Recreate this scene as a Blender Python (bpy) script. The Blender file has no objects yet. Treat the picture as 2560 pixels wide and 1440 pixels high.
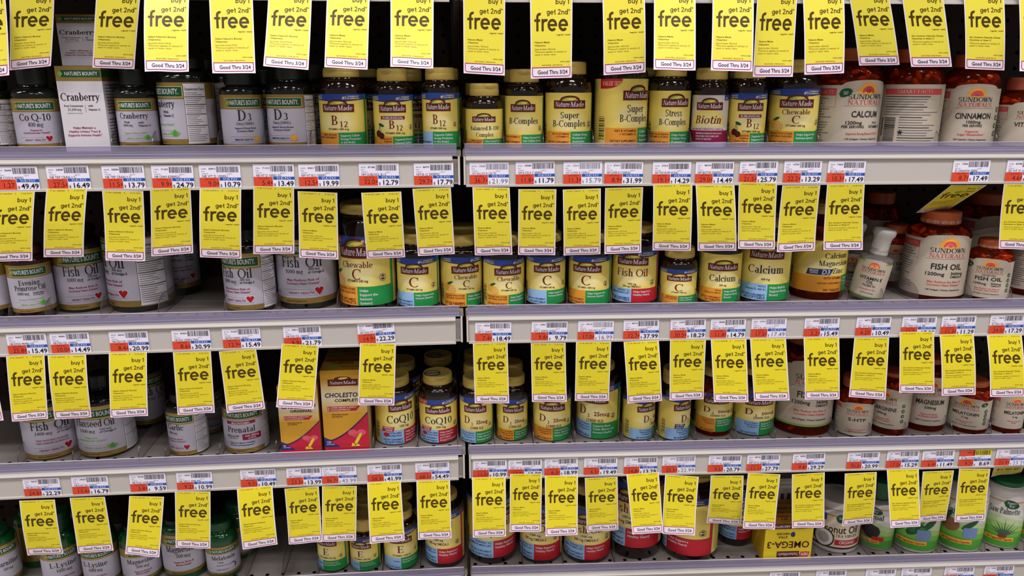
import bpy, math, random
import numpy as np
from mathutils import Matrix, Vector
random.seed(7)
SC = bpy.context.scene
COL = SC.collection

# ------------------------------------------------------------------ camera
F_PX, PITCH, ROLL = 1900.0, 0.265, -0.0001
D0, JX, PR, PLF, ZR1 = 1.0227, -0.0669, 0.0448, 0.0856, -0.1367
ZBASE = 1.30                                   # height of the upper price rail above the floor
ROWZ = [ZBASE + 0.2320, ZBASE, ZBASE - 0.2316, ZBASE - 0.4638, ZBASE - 0.6958]
ROWD = [-0.024, 0.0, 0.024, 0.0457, 0.0675]    # how far each shelf edge is set back
BAY = [PLF - PR, 0.0]                          # the left bay stands at a slight angle to the right one
BACK_D = 0.27


def rz(v, a):
    c, s = math.cos(a), math.sin(a)
    return np.array([c * v[0] - s * v[1], s * v[0] + c * v[1], v[2]])


def to_world(v):
    w = rz(np.array([v[0] - JX, v[1] - D0, v[2]]), -PR)
    w[2] = v[2] - ZR1 + ZBASE
    return w


cp, sp = math.cos(PITCH), math.sin(PITCH)
r0, u0, f0 = np.array([1., 0, 0]), np.array([0, sp, cp]), np.array([0, cp, -sp])
cr, sr = math.cos(ROLL), math.sin(ROLL)
CR, CU, CF = rz(cr * r0 + sr * u0, -PR), rz(-sr * r0 + cr * u0, -PR), rz(f0, -PR)
CAM = to_world(np.zeros(3))

cam = bpy.data.cameras.new('camera')
cam.sensor_width = 36.0
cam.lens = F_PX * 36.0 / 2560.0
cam.clip_start = 0.05
camo = bpy.data.objects.new('camera', cam)
COL.objects.link(camo)
camo.matrix_world = Matrix(((CR[0], CU[0], -CF[0], CAM[0]), (CR[1], CU[1], -CF[1], CAM[1]),
                            (CR[2], CU[2], -CF[2], CAM[2]), (0, 0, 0, 1)))
SC.camera = camo

# ------------------------------------------------------------------ light and exposure
SC.view_settings.view_transform = 'Standard'
SC.view_settings.look = 'None'
SC.view_settings.exposure = 0.0
SC.view_settings.gamma = 1.0
SC.view_settings.use_curve_mapping = False
SC.cycles.use_denoising = True
SC.cycles.max_bounces = 8
SC.cycles.diffuse_bounces = 3
SC.cycles.glossy_bounces = 3
SC.cycles.transparent_max_bounces = 16
SC.cycles.caustics_reflective = False
SC.cycles.caustics_refractive = False
wd = bpy.data.worlds.new('store_air')
SC.world = wd
wd.use_nodes = True
wd.node_tree.nodes['Background'].inputs[0].default_value = (1.0, 0.95, 0.93, 1)
wd.node_tree.nodes['Background'].inputs[1].default_value = 0.21


def tube_light(x, y, z, sx, sy, power):
    l = bpy.data.lights.new('ceiling_tube', 'AREA')
    l.shape = 'RECTANGLE'
    l.size, l.size_y = sx, sy
    l.energy = power
    l.color = (1.0, 0.95, 0.97)
    o = bpy.data.objects.new('ceiling_tube', l)
    COL.objects.link(o)
    o.location = (x, y, z)
    return o


for lx in (-2.6, -0.9, 0.8, 2.5):                # twin-tube ceiling fixtures along the aisle
    for dy in (-0.14, 0.14):
        tube_light(lx, -1.05 + dy, 3.05, 1.2, 0.07, 14.8)
for lx in (-1.8, 0.0, 1.8):
    for dy in (-0.14, 0.14):
        tube_light(lx, -2.9 + dy, 3.05, 1.2, 0.07, 9.0)

# ------------------------------------------------------------------ picture measurements -> places on the shelves


def ray(x, y):
    return CF + CR * ((x - 1280.0) / F_PX) - CU * ((y - 720.0) / F_PX)


def hit(x, y, bay, d):
    """Where the line of sight of a photo pixel meets the upright plane d behind the bay's front: (along, height)."""
    a = BAY[bay]
    n = np.array([-math.sin(a), math.cos(a), 0]); u = np.array([math.cos(a), math.sin(a), 0])
    q = ray(x, y)
    p = CAM + q * ((d - CAM @ n) / (q @ n))
    return p @ u, p[2]


def floor_depth(x, y, bay, z):
    a = BAY[bay]
    n = np.array([-math.sin(a), math.cos(a), 0])
    q = ray(x, y)
    return (CAM + q * ((z - CAM[2]) / q[2])) @ n


def world(bay, s, d, z):
    a = BAY[bay]
    return Vector((s * math.cos(a) - d * math.sin(a), s * math.sin(a) + d * math.cos(a), z))


# ------------------------------------------------------------------ materials
MATS = {}


def lin(h):
    out = []
    for i in (1, 3, 5):
        c = int(h[i:i + 2], 16) / 255.0
        out.append(c / 12.92 if c <= 0.04045 else ((c + 0.055) / 1.055) ** 2.4)
    return (*out, 1.0)


def mat(h, rough=0.5, spec=0.5, metal=0.0, coat=0.0, grain=0.0):
    key = (h, rough, spec, metal, coat, grain)
    if key in MATS:
        return MATS[key]
    m = bpy.data.materials.new('surface_' + h[1:])
    m.use_nodes = True
    nt = m.node_tree
    b = nt.nodes['Principled BSDF']
    b.inputs['Base Color'].default_value = lin(h)
    b.inputs['Roughness'].default_value = rough
    b.inputs['Specular IOR Level'].default_value = spec
    b.inputs['Metallic'].default_value = metal
    b.inputs['Coat Weight'].default_value = coat
    b.inputs['Coat Roughness'].default_value = 0.08
    if grain:
        tc = nt.nodes.new('ShaderNodeTexCoord')
        nz = nt.nodes.new('ShaderNodeTexNoise')
        nz.inputs['Scale'].default_value = 60.0
        nz.inputs['Detail'].default_value = 4.0
        mx = nt.nodes.new('ShaderNodeMixRGB')
        mx.blend_type = 'MULTIPLY'
        mx.inputs[1].default_value = lin(h)
        cr_ = nt.nodes.new('ShaderNodeValToRGB')
        cr_.color_ramp.elements[0].color = (1 - grain, 1 - grain, 1 - grain, 1)
        cr_.color_ramp.elements[1].color = (1, 1, 1, 1)
        mx.inputs[0].default_value = 1.0
        nt.links.new(tc.outputs['Object'], nz.inputs['Vector'])
        nt.links.new(nz.outputs['Fac'], cr_.inputs['Fac'])
        nt.links.new(cr_.outputs['Color'], mx.inputs[2])
        nt.links.new(mx.outputs['Color'], b.inputs['Base Color'])
    MATS[key] = m
    return m


def clear(name, tint, body, fac, rough=0.1):
    """See-through plastic or coloured glass: light passes tinted, the rest is a glossy body of its own colour."""
    if name in MATS:
        return MATS[name]
    m = bpy.data.materials.new(name)
    m.use_nodes = True
    nt = m.node_tree
    b = nt.nodes['Principled BSDF']
    b.inputs['Base Color'].default_value = lin(body)
    b.inputs['Roughness'].default_value = rough
    t = nt.nodes.new('ShaderNodeBsdfTransparent')
    t.inputs[0].default_value = lin(tint)
    mx = nt.nodes.new('ShaderNodeMixShader')
    mx.inputs[0].default_value = fac
    nt.links.new(t.outputs[0], mx.inputs[1])
    nt.links.new(b.outputs[0], mx.inputs[2])
    nt.links.new(mx.outputs[0], nt.nodes['Material Output'].inputs[0])
    MATS[name] = m
    return m


def paper(h):
    return mat(h, 0.42, 0.35)


# ------------------------------------------------------------------ mesh building in flat sheet coordinates (metres)


class Sheet:
    """Coloured flat pieces in layers, later bent onto a surface as one mesh."""

    def __init__(self):
        self.V, self.F, self.M, self.n, self.mats = [], [], [], 0, []

    def slot(self, m):
        if m not in self.mats:
            self.mats.append(m)
        return self.mats.index(m)

    def add(self, v, f, m, layer=0):
        v = np.asarray(v, float)
        vv = np.zeros((len(v), 3))
        vv[:, :2] = v[:, :2]
        vv[:, 2] = layer
        self.V.append(vv)
        f = np.asarray(f, int).reshape(-1, 3)
        self.F.append(f + self.n)
        self.M.append(np.full(len(f), self.slot(m)))
        self.n += len(v)

    def strip(self, xs, y0, y1, m, layer=0):
        xs, y0, y1 = np.asarray(xs, float), np.asarray(y0, float), np.asarray(y1, float)
        dx = np.diff(xs)
        if .0031 < np.max(dx) < .06 and np.min(dx) > 1e-6:      # short enough steps to follow a curved surface
            q = np.concatenate([np.linspace(c, d, int((d - c) / .003) + 2)[:-1] for c, d in zip(xs[:-1], xs[1:])] + [xs[-1:]])
            xs, y0, y1 = q, np.interp(q, xs, y0), np.interp(q, xs, y1)
        n = len(xs)
        v = np.concatenate([np.stack([xs, y0], 1), np.stack([xs, y1], 1)])
        i = np.arange(n - 1)
        f = np.concatenate([np.stack([i, i + 1, i + 1 + n], 1), np.stack([i, i + 1 + n, i + n], 1)])
        self.add(v, f, m, layer)

    def rect(self, x0, y0, x1, y1, m, layer=0, step=0.003):
        k = max(2, int(abs(x1 - x0) / step) + 2)
        xs = np.linspace(x0, x1, k)
        self.strip(xs, np.full(k, y0), np.full(k, y1), m, layer)

    def ell(self, cx, cy, rx, ry, m, layer=0, k=17):
        t = np.linspace(math.pi, 0, k)
        xs = cx + rx * np.cos(t)
        h = ry * np.sin(t)
        self.strip(xs, cy - h, cy + h, m, layer)

    def ring(self, cx, cy, rx, ry, wx, wy, m, layer=0, a0=0, a1=360, k=None):
        k = k or max(6, int(abs(a1 - a0) / 15) + 2)
        t = np.radians(np.linspace(a0, a1, k))
        o = np.stack([cx + rx * np.cos(t), cy + ry * np.sin(t)], 1)
        q = np.stack([cx + (rx - wx) * np.cos(t), cy + (ry - wy) * np.sin(t)], 1)
        i = np.arange(k - 1)
        f = np.concatenate([np.stack([i, i + 1, i + 1 + k], 1), np.stack([i, i + 1 + k, i + k], 1)])
        self.add(np.concatenate([o, q]), f, m, layer)

    def quad(self, pts, m, layer=0):
        p = np.array(pts, float).reshape(4, 2)
        k, r = 8, 6
        u = np.linspace(0, 1, k)[:, None]
        rows = [(p[0] * (1 - u) + p[1] * u) * (1 - t) + (p[3] * (1 - u) + p[2] * u) * t for t in np.linspace(0, 1, r)]
        i = (np.arange(r - 1)[:, None] * k + np.arange(k - 1)[None, :]).ravel()
        self.add(np.concatenate(rows), np.concatenate([np.stack([i, i + 1, i + 1 + k], 1), np.stack([i, i + 1 + k, i + k], 1)]), m, layer)

    def bend(self, fn, name, parent=None):
        v = np.concatenate(self.V)
        return raw_mesh(name, fn(v), np.concatenate(self.F), np.concatenate(self.M), self.mats, parent)


def raw_mesh(name, v, f, mi, mats, parent=None, smooth=False):
    me = bpy.data.meshes.new(name)
    me.vertices.add(len(v))
    me.vertices.foreach_set('co', np.ascontiguousarray(v, np.float32).ravel())
    nf = len(f)
    me.loops.add(nf * 3)
    me.loops.foreach_set('vertex_index', np.ascontiguousarray(f, np.int32).ravel())
    me.polygons.add(nf)
    me.polygons.foreach_set('loop_start', np.arange(0, nf * 3, 3, dtype=np.int32))
    for m in mats:
        me.materials.append(m)
    me.polygons.foreach_set('material_index', np.ascontiguousarray(mi, np.int32))
    if smooth:
        me.polygons.foreach_set('use_smooth', np.ones(nf, bool))
    me.update(calc_edges=True)
    return link(name, me, parent)


def link(name, me, parent=None):
    o = bpy.data.objects.new(name, me)
    COL.objects.link(o)
    if parent is not None:
        o.parent = parent
    return o


def poly_mesh(name, verts, faces, mats, parent=None, mi=None, smooth=False):
    me = bpy.data.meshes.new(name)
    me.from_pydata([tuple(map(float, v)) for v in verts], [], faces)
    for m in mats:
        me.materials.append(m)
    if mi is not None:
        me.polygons.foreach_set('material_index', mi)
    if smooth:
        me.polygons.foreach_set('use_smooth', [True] * len(faces))
    me.update()
    return link(name, me, parent)


def tag(o, label, cat, group=None, kind=None):
    if label:
        o['label'] = label
    if cat:
        o['category'] = cat
    if group:
        o['group'] = group
    if kind:
        o['kind'] = kind
    return o


def empty(name, loc, rot=0.0):
    o = bpy.data.objects.new(name, None)
    COL.objects.link(o)
    o.empty_display_size = 0.02
    o.location = loc
    o.rotation_euler = (0, 0, rot)
    return o


def boxes(name, bl, mats, parent=None):
    """Axis-aligned boxes (x0,y0,z0,x1,y1,z1[,slot]) as one mesh."""
    V, Fc, mi = [], [], []
    for b in bl:
        x0, y0, z0, x1, y1, z1 = b[:6]
        k = len(V)
        V += [(x0, y0, z0), (x1, y0, z0), (x1, y1, z0), (x0, y1, z0), (x0, y0, z1), (x1, y0, z1), (x1, y1, z1), (x0, y1, z1)]
        Fc += [(k, k + 3, k + 2, k + 1), (k + 4, k + 5, k + 6, k + 7), (k, k + 1, k + 5, k + 4), (k + 1, k + 2, k + 6, k + 5), (k + 2, k + 3, k + 7, k + 6), (k + 3, k, k + 4, k + 7)]
        mi += [b[6] if len(b) > 6 else 0] * 6
    return poly_mesh(name, V, Fc, mats, parent, mi)


def extrude(name, prof, x0, x1, mats, parent=None, mi=None):
    """A (y,z) outline drawn out along x."""
    n = len(prof)
    V = [(x0, y, z) for y, z in prof] + [(x1, y, z) for y, z in prof]
    Fc = [(i, (i + 1) % n, (i + 1) % n + n, i + n) for i in range(n)] + [tuple(range(n))[::-1], tuple(range(n, 2 * n))]
    return poly_mesh(name, V, Fc, mats, parent, mi)


def lathe(name, prof, mats, parent=None, seg=48, rib=None, mi=None):
    """(r,z) profile spun about z; rib=(z0,z1,count,depth) flutes the wall between z0 and z1."""
    V, Fc, ms = [], [], []
    for r, z in prof:
        for k in range(seg):
            a = 2 * math.pi * k / seg
            rr = r
            if rib and rib[0] <= z <= rib[1]:
                rr = r - (rib[2] if k % 2 else 0.0)
            V.append((rr * math.cos(a), rr * math.sin(a), z))
    for i in range(len(prof) - 1):
        for k in range(seg):
            k2 = (k + 1) % seg
            Fc.append((i * seg + k, i * seg + k2, (i + 1) * seg + k2, (i + 1) * seg + k))
            ms.append(mi[i] if mi else 0)
    Fc.append(tuple(range(seg))[::-1])
    Fc.append(tuple(range((len(prof) - 1) * seg, len(prof) * seg)))
    ms += [mi[0] if mi else 0, mi[-1] if mi else 0]
    return poly_mesh(name, V, Fc, mats, parent, ms, smooth=True)


# ------------------------------------------------------------------ lettering
GLY = {}


def sans_glyph(c, bold):
    """One character of Blender's built-in face as triangles, cap height 1, with its advance width."""
    key = (c, bold)
    if key in GLY:
        return GLY[key]

    def shape(body):
        cu = bpy.data.curves.new('t', 'FONT')
        cu.body = body
        cu.size = 1.0
        cu.resolution_u = 2
        cu.offset = 0.018 if bold else 0.0
        o = bpy.data.objects.new('t', cu)
        COL.objects.link(o)
        bpy.context.view_layer.update()
        me = o.evaluated_get(bpy.context.evaluated_depsgraph_get()).to_mesh()
        v = np.zeros(len(me.vertices) * 3, np.float32)
        me.vertices.foreach_get('co', v)
        me.calc_loop_triangles()
        f = np.zeros(len(me.loop_triangles) * 3, np.int32)
        me.loop_triangles.foreach_get('vertices', f)
        bpy.data.objects.remove(o)
        bpy.data.curves.remove(cu)
        return v.reshape(-1, 3)[:, :2], f.reshape(-1, 3)
    if 'cap' not in GLY:
        v, f = shape('H')
        GLY['cap'] = float(v[:, 1].max())
        v, f = shape('|')
        GLY['bar'] = float(v[:, 0].max())
    ch = GLY['cap']
    if c == ' ':
        v, f = np.zeros((0, 2)), np.zeros((0, 3), int)
    else:
        v, f = shape(c)
    v2, _ = shape(c + '|')
    adv = (float(v2[:, 0].max()) - GLY['bar'] - (0.018 if bold else 0.0)) / ch
    GLY[key] = (v / ch, f, adv)
    return GLY[key]


class Pen:
    """Strokes for the two faces drawn here: a serif with thick and thin, and a round even-weight face."""

    def __init__(self, t, n):
        self.t, self.n, self.s = t, n, Sheet()

    def r(self, x0, y0, x1, y1):
        self.s.rect(x0, y0, x1, y1, 0, 0, 0.2)

    def e(self, cx, cy, rx, ry, a0=0, a1=360, wt=None, wn=None):
        self.s.ring(cx, cy, rx, ry, wt or self.t, wn or self.n, 0, 0, a0, a1)

    def q(self, *p):
        self.s.add(np.array(p).reshape(4, 2), [[0, 1, 2], [0, 2, 3]], 0, 0)

    def st(self, x, y0, y1, b=3, tp=3, w=None):
        w = w or self.t
        self.r(x, y0, x + w, y1)
        n, k = self.n, 0.075
        if b:
            self.r(x - (k if b & 1 else 0), y0, x + w + (k if b & 2 else 0), y0 + n)
        if tp:
            self.r(x - (k if tp & 1 else 0), y1 - n, x + w + (k if tp & 2 else 0), y1)

    def sl(self, x0, y0, x1, y1, w):
        self.q(x0, y0, x0 + w, y0, x1 + w, y1, x1, y1)

    def out(self, adv):
        return np.concatenate(self.s.V)[:, :2], np.concatenate(self.s.F), adv


def serif_glyph(c):
    key = ('serif', c)
    if key in GLY:
        return GLY[key]
    t, n, X = 0.145, 0.055, 0.68
    p = Pen(t, n)
    A = 0.7
    if c == ' ':
        GLY[key] = (np.zeros((0, 2)), np.zeros((0, 3), int), 0.27)
        return GLY[key]
    if c == 'A':
        p.sl(.04, 0, .36, 1, n * 1.2); p.sl(.60, 0, .30, 1, t); p.r(.16, .33, .58, .33 + n); p.r(-.03, 0, .2, n); p.r(.52, 0, .84, n); A = .84
    elif c == 'B':
        p.st(.1, 0, 1, 1, 1); p.e(.3, .745, .28, .255, -90, 90); p.e(.32, .26, .32, .26, -90, 90); p.r(.1, .47, .32, .47 + n); p.r(.1, 0, .33, n); p.r(.1, 1 - n, .31, 1); A = .72
    elif c in 'CG':
        p.e(.45, .5, .42, .52, 50, 312); p.r(.68, .7, .74, .98)
        if c == 'G': p.st(.6, .03, .42, 0, 3)
        A = .82
    elif c == 'D':
        p.st(.1, 0, 1, 1, 1); p.e(.32, .5, .44, .5, -90, 90); p.r(.1, 0, .33, n); p.r(.1, 1 - n, .33, 1); A = .84
    elif c in 'EF':
        p.st(.1, 0, 1, 3 if c == 'F' else 1, 1); p.r(.1, 1 - n, .6, 1); p.r(.55, .78, .6, 1); p.r(.2, .48, .5, .48 + n); p.r(.46, .4, .5, .62)
        if c == 'E': p.r(.1, 0, .62, n); p.r(.57, 0, .62, .24)
        A = .7
    elif c == 'H':
        p.st(.1, 0, 1); p.st(.6, 0, 1); p.r(.2, .48, .65, .48 + n); A = .86
    elif c == 'I':
        p.st(.1, 0, 1); A = .36
    elif c == 'J':
        p.st(.25, .2, 1, 0, 3); p.e(.2, .2, .2, .2, 180, 360); A = .5
    elif c == 'K':
        p.st(.1, 0, 1); p.sl(.25, .42, .58, 1, n * 1.4); p.sl(.6, 0, .32, .58, t); p.r(.5, 0, .82, n); p.r(.48, 1 - n, .74, 1); A = .82
    elif c == 'L':
        p.st(.1, 0, 1, 1, 3); p.r(.1, 0, .62, n); p.r(.57, 0, .62, .26); A = .68
    elif c == 'M':
        p.st(.08, 0, 1, 3, 1, n * 1.2); p.st(.74, 0, 1, 3, 2); p.sl(.40, 0, .08, 1, t * 1.1); p.sl(.42, 0, .76, 1, n * 1.3); A = 1.0
    elif c == 'N':
        p.st(.1, 0, 1, 3, 1, n * 1.2); p.st(.68, 0, 1, 0, 3, n * 1.2); p.sl(.60, 0, .1, 1, t); A = .86
    elif c in 'OQ0':
        if c == '0':
            p.e(.32, .5, .28, .52); A = .64
        else:
            p.e(.46, .5, .44, .52); A = .92
            if c == 'Q': p.q(.45, .05, .6, .05, .95, -.2, .78, -.22)
    elif c == 'P':
        p.st(.1, 0, 1, 3, 1); p.e(.3, .73, .3, .27, -90, 90); p.r(.1, .46, .31, .46 + n); p.r(.1, 1 - n, .31, 1); A = .64
    elif c == 'R':
        p.st(.1, 0, 1, 3, 1); p.e(.3, .73, .28, .27, -90, 90); p.r(.1, .46, .31, .46 + n); p.r(.1, 1 - n, .31, 1); p.sl(.54, 0, .27, .5, t); p.r(.54, 0, .8, n); A = .76
    elif c in 'Ss':
        h = 1.0 if c == 'S' else X
        w = .27 if c == 'S' else .2
        q = h / 4
        p.e(w + .05, h - q - .005, w, q + .02, 40, 270, t * .9, n * 1.2); p.e(w + .05, q, w, q + .02, -140, 90, t * .9, n * 1.2)
        p.r(.06, 0, .1, q); p.r(2 * w - .02, h - q, 2 * w + .02, h); A = 2 * w + .12
    elif c == 'T':
        p.st(.26, 0, 1, 3, 0); p.r(.02, 1 - n, .68, 1); p.r(.02, .78, .06, 1); p.r(.64, .78, .68, 1); A = .7
    elif c == 'U':
        p.st(.1, .3, 1, 0, 3); p.r(.66, .3, .66 + n * 1.2, 1); p.e(.415, .3, .315, .32, 180, 360); p.r(.58, 1 - n, .82, 1); A = .84
    elif c in 'Vv':
        h = 1 if c == 'V' else X
        k = .32 if c == 'V' else .24
        p.sl(k, 0, .04, h, t); p.sl(k + .04, 0, 2 * k + .02, h, n * 1.2); p.r(0, h - n, .27, h); p.r(2 * k - .06, h - n, 2 * k + .16, h); A = 2 * k + .14
    elif c in 'Ww':
        h = 1 if c == 'W' else X
        for o in (0, .34):
            p.sl(.2 + o, 0, .04 + o, h, t * .9); p.sl(.24 + o, 0, .42 + o, h, n * 1.2)
        p.r(0, h - n, .24, h); p.r(.68, h - n, .9, h); A = .9
    elif c == 'Y':
        p.st(.3, 0, .45, 3, 0); p.sl(.3, .42, .04, 1, t); p.sl(.38, .42, .66, 1, n * 1.2); p.r(-.02, 1 - n, .26, 1); p.r(.56, 1 - n, .8, 1); A = .78
    elif c in 'Zz':
        h, w = (1, .6) if c == 'Z' else (X, .46)
        p.r(.05, h - n, w, h); p.r(.05, 0, w, n); p.sl(.05, 0, w - t, h, t); p.r(w - .04, 0, w, h * .25); p.r(.05, h * .75, .09, h); A = w + .06
    elif c == 'a':
        p.r(.34, .06, .34 + t, X - .18); p.e(.26, X - .2, .225, .2, 0, 150); p.e(.24, .19, .2, .2, 60, 300); p.r(.22, .36, .4, .36 + n); p.r(.22, 0, .4, n); p.r(.4, 0, .55, n); A = .57
    elif c in 'bd':
        if c == 'b':
            p.st(.08, 0, 1.05, 0, 1); p.e(.3, X / 2, .27, X / 2 + .01, -180, 180); A = .62
        else:
            p.st(.42, 0, 1.05, 2, 1); p.e(.3, X / 2, .26, X / 2 + .01); A = .66
    elif c == 'c':
        p.e(.3, X / 2, .27, X / 2 + .01, 45, 315); p.e(.44, X - .13, .09, .09, 0, 360, .09, .09); A = .54
    elif c == 'e':
        p.e(.3, X / 2, .27, X / 2 + .01, 0, 320); p.r(.1, X / 2 - .02, .56, X / 2 + n - .02); A = .6
    elif c == 'f':
        p.st(.14, 0, .85, 3, 0); p.e(.34, .85, .2, .2, 40, 180); p.r(.03, X - n, .42, X); A = .42
    elif c == 'g':
        p.e(.28, .44, .23, .24); p.e(.28, -.1, .26, .19, 0, 360, t * .8, n); p.r(.2, .15, .3, .22); p.r(.4, X - .08, .58, X - .01); A = .58
    elif c in 'hnm':
        p.st(.08, 0, 1.05 if c == 'h' else X, 3, 1)
        for o in ((0, .34) if c == 'm' else (0,)):
            p.e(.3 + o, X - .24, .22, .25, 0, 150); p.st(.375 + o, 0, X - .22, 3, 0)
        A = .98 if c == 'm' else .64
    elif c in 'ij':
        p.st(.08, 0, X, 3, 1); p.e(.155, .9, .085, .085, 0, 360, .085, .085); A = .32
    elif c == 'k':
        p.st(.08, 0, 1.05, 3, 1); p.sl(.22, .3, .44, X, n * 1.3); p.sl(.42, 0, .26, .4, t); p.r(.4, 0, .6, n); A = .6
    elif c == 'l':
        p.st(.08, 0, 1.05, 3, 1); A = .32
    elif c == 'o':
        p.e(.31, X / 2, .29, X / 2 + .015); A = .62
    elif c in 'pq':
        if c == 'p':
            p.st(.08, -.3, X, 3, 1); p.e(.32, X / 2, .27, X / 2 + .01); A = .64
        else:
            p.st(.42, -.3, X, 3, 0); p.e(.3, X / 2, .26, X / 2 + .01); A = .64
    elif c == 'r':
        p.st(.08, 0, X, 3, 1); p.e(.34, X - .2, .2, .21, 70, 165); p.e(.4, X - .07, .085, .085, 0, 360, .085, .085); A = .47
    elif c == 't':
        p.r(.12, .14, .12 + t, .9); p.r(.02, X - n, .4, X); p.e(.3, .16, .18, .17, 180, 320); A = .42
    elif c == 'u':
        p.st(.08, .2, X, 0, 1); p.st(.42, 0, X, 2, 1); p.e(.3, .22, .22, .23, 180, 340); A = .68
    elif c == 'x':
        p.sl(.38, 0, .04, X, t); p.sl(.02, 0, .4, X, n * 1.3); p.r(0, X - n, .24, X); p.r(.34, X - n, .52, X); p.r(0, 0, .18, n); p.r(.32, 0, .56, n); A = .57
    elif c == 'y':
        p.sl(.24, 0, .04, X, t); p.sl(.10, -.3, .46, X, n * 1.2); p.r(0, X - n, .26, X); p.r(.4, X - n, .6, X); p.e(.1, -.24, .07, .07, 0, 360, .07, .07); A = .58
    elif c == '1':
        p.st(.22, 0, 1, 3, 0); p.sl(.08, .82, .22, 1, .08); A = .56
    elif c == '2':
        p.e(.3, .74, .25, .27, -20, 165); p.sl(.06, 0, .40, .68, t); p.r(.06, 0, .56, .11); A = .62
    elif c == '3':
        p.e(.28, .75, .23, .26, -90, 150); p.e(.28, .26, .26, .27, -150, 90); A = .6
    elif c == '4':
        p.r(.36, 0, .36 + t, 1); p.r(.04, .25, .6, .25 + n * 1.3); p.sl(.04, .28, .36, 1, n * 1.5); A = .64
    elif c == '5':
        p.e(.28, .32, .27, .33, -150, 120); p.r(.1, .5, .1 + n, 1); p.r(.1, .88, .52, 1); A = .6
    elif c in '69':
        s = 1 if c == '6' else -1
        y = .31 if s > 0 else .69
        p.e(.31, y, .27, .32); p.e(.42, .5, .38, .5, 110 if s > 0 else -70, 190 if s > 0 else 10) if s > 0 else p.e(.2, .5, .38, .5, -75, 15); A = .63
    elif c == '7':
        p.r(.06, .87, .58, 1); p.sl(.16, 0, .46, .9, t); A = .6
    elif c == '8':
        p.e(.31, .75, .23, .26); p.e(.31, .27, .27, .28); A = .63
    elif c == '-':
        p.r(.05, .28, .33, .37); A = .38
    elif c in "'.":
        p.e(.1, .9 if c == "'" else .07, .07, .1, 0, 360, .07, .1); A = .22
    else:
        GLY[key] = sans_glyph(c, False)
        return GLY[key]
    GLY[key] = p.out(A)
    return GLY[key]


def round_glyph(c):
    key = ('round', c)
    if key in GLY:
        return GLY[key]
    t, X = 0.155, 0.68
    p = Pen(t, t)
    A = .6
    hx, hy = .3, X / 2 + .01
    if c == ' ':
        GLY[key] = (np.zeros((0, 2)), np.zeros((0, 3), int), 0.3)
        return GLY[key]
    if c == 'f':
        p.r(.13, 0, .13 + t, .8); p.e(.37, .79, .24, .24, 65, 180); p.r(0, X - .15, .4, X - .15 + t * .9); A = .43
    elif c == 'r':
        p.r(.06, 0, .06 + t, X); p.e(.36, X - .29, .30, .30, 62, 180); A = .46
    elif c == 'e':
        p.e(.34, X / 2, .33, hy, 0, 318); p.r(.06, X / 2 - t * .42, .67, X / 2 + t * .42); A = .75
    elif c == 'b':
        p.r(.06, 0, .06 + t, 1.02); p.e(.36, X / 2, hx, hy); A = .72
    elif c == 'd':
        p.r(.52, 0, .52 + t, 1.02); p.e(.34, X / 2, hx, hy); A = .74
    elif c == 'u':
        p.r(.06, .26, .06 + t, X); p.r(.48, 0, .48 + t, X); p.e(.335, .27, .275, .28, 180, 360); A = .68
    elif c == 'n':
        p.r(.06, 0, .06 + t, X); p.r(.48, 0, .48 + t, X - .27); p.e(.335, X - .27, .28, .28, 0, 180); A = .68
    elif c == 'y':
        p.sl(.24, 0, 0, X, t); p.sl(.1, -.28, .46, X, t); A = .6
    elif c == 'g':
        p.r(.5, -.05, .5 + t, X); p.e(.33, X / 2, hx, hy); p.e(.34, -.04, .295, .26, 200, 360); A = .72
    elif c == 't':
        p.r(.12, .2, .12 + t, .9); p.r(0, X - t * .8, .38, X); p.e(.34, .2, .22, .21, 180, 290); A = .44
    elif c == '1':
        p.r(.2, 0, .2 + t, 1); p.sl(.02, .76, .2, 1, .15); A = .5
    elif c == '2':
        p.e(.32, .7, .28, .3, -30, 170); p.sl(.06, .05, .44, .62, .16); p.r(.06, 0, .62, t); A = .7
    elif c == '*':
        for k in range(5):
            a = math.radians(90 + 72 * k)
            dx, dy = math.cos(a), math.sin(a)
            p.q(.2 - dy * .035, .82 + dx * .035, .2 + dy * .035, .82 - dx * .035, .2 + dx * .19 + dy * .035, .82 + dy * .19 - dx * .035, .2 + dx * .19 - dy * .035, .82 + dy * .19 + dx * .035)
        A = .42
    GLY[key] = p.out(A)
    return GLY[key]


def text(sh, s, x, y, h, m, font='sans', al='c', w=None, layer=2, shear=0.0, cond=1.0, maxw=None):
    """Letters of cap height h (metres) on sheet sh, baseline at y; w squeezes the line to that width."""
    pos, parts = 0.0, []
    for c in s:
        if font == 'serif':
            v, f, a = serif_glyph(c)
        elif font == 'round':
            v, f, a = round_glyph(c)
        else:
            v, f, a = sans_glyph(c, font == 'bold')
        if len(v):
            parts.append((v + np.array([pos, 0]), f))
        pos += a
    if not parts:
        return
    tot = pos * h * cond
    k = cond
    if w:
        k = cond * w / tot
        tot = w
    elif maxw and tot > maxw:
        k = cond * maxw / tot
        tot = maxw
    off = x - (tot / 2 if al == 'c' else tot if al == 'r' else 0)
    nv = 0
    VV, FF = [], []
    for v, f in parts:
        q = np.empty_like(v)
        q[:, 0] = (v[:, 0] + shear * v[:, 1]) * h * k + off
        q[:, 1] = v[:, 1] * h + y
        VV.append(q)
        FF.append(f + nv)
        nv += len(v)
    sh.add(np.concatenate(VV), np.concatenate(FF), m, layer)

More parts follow.
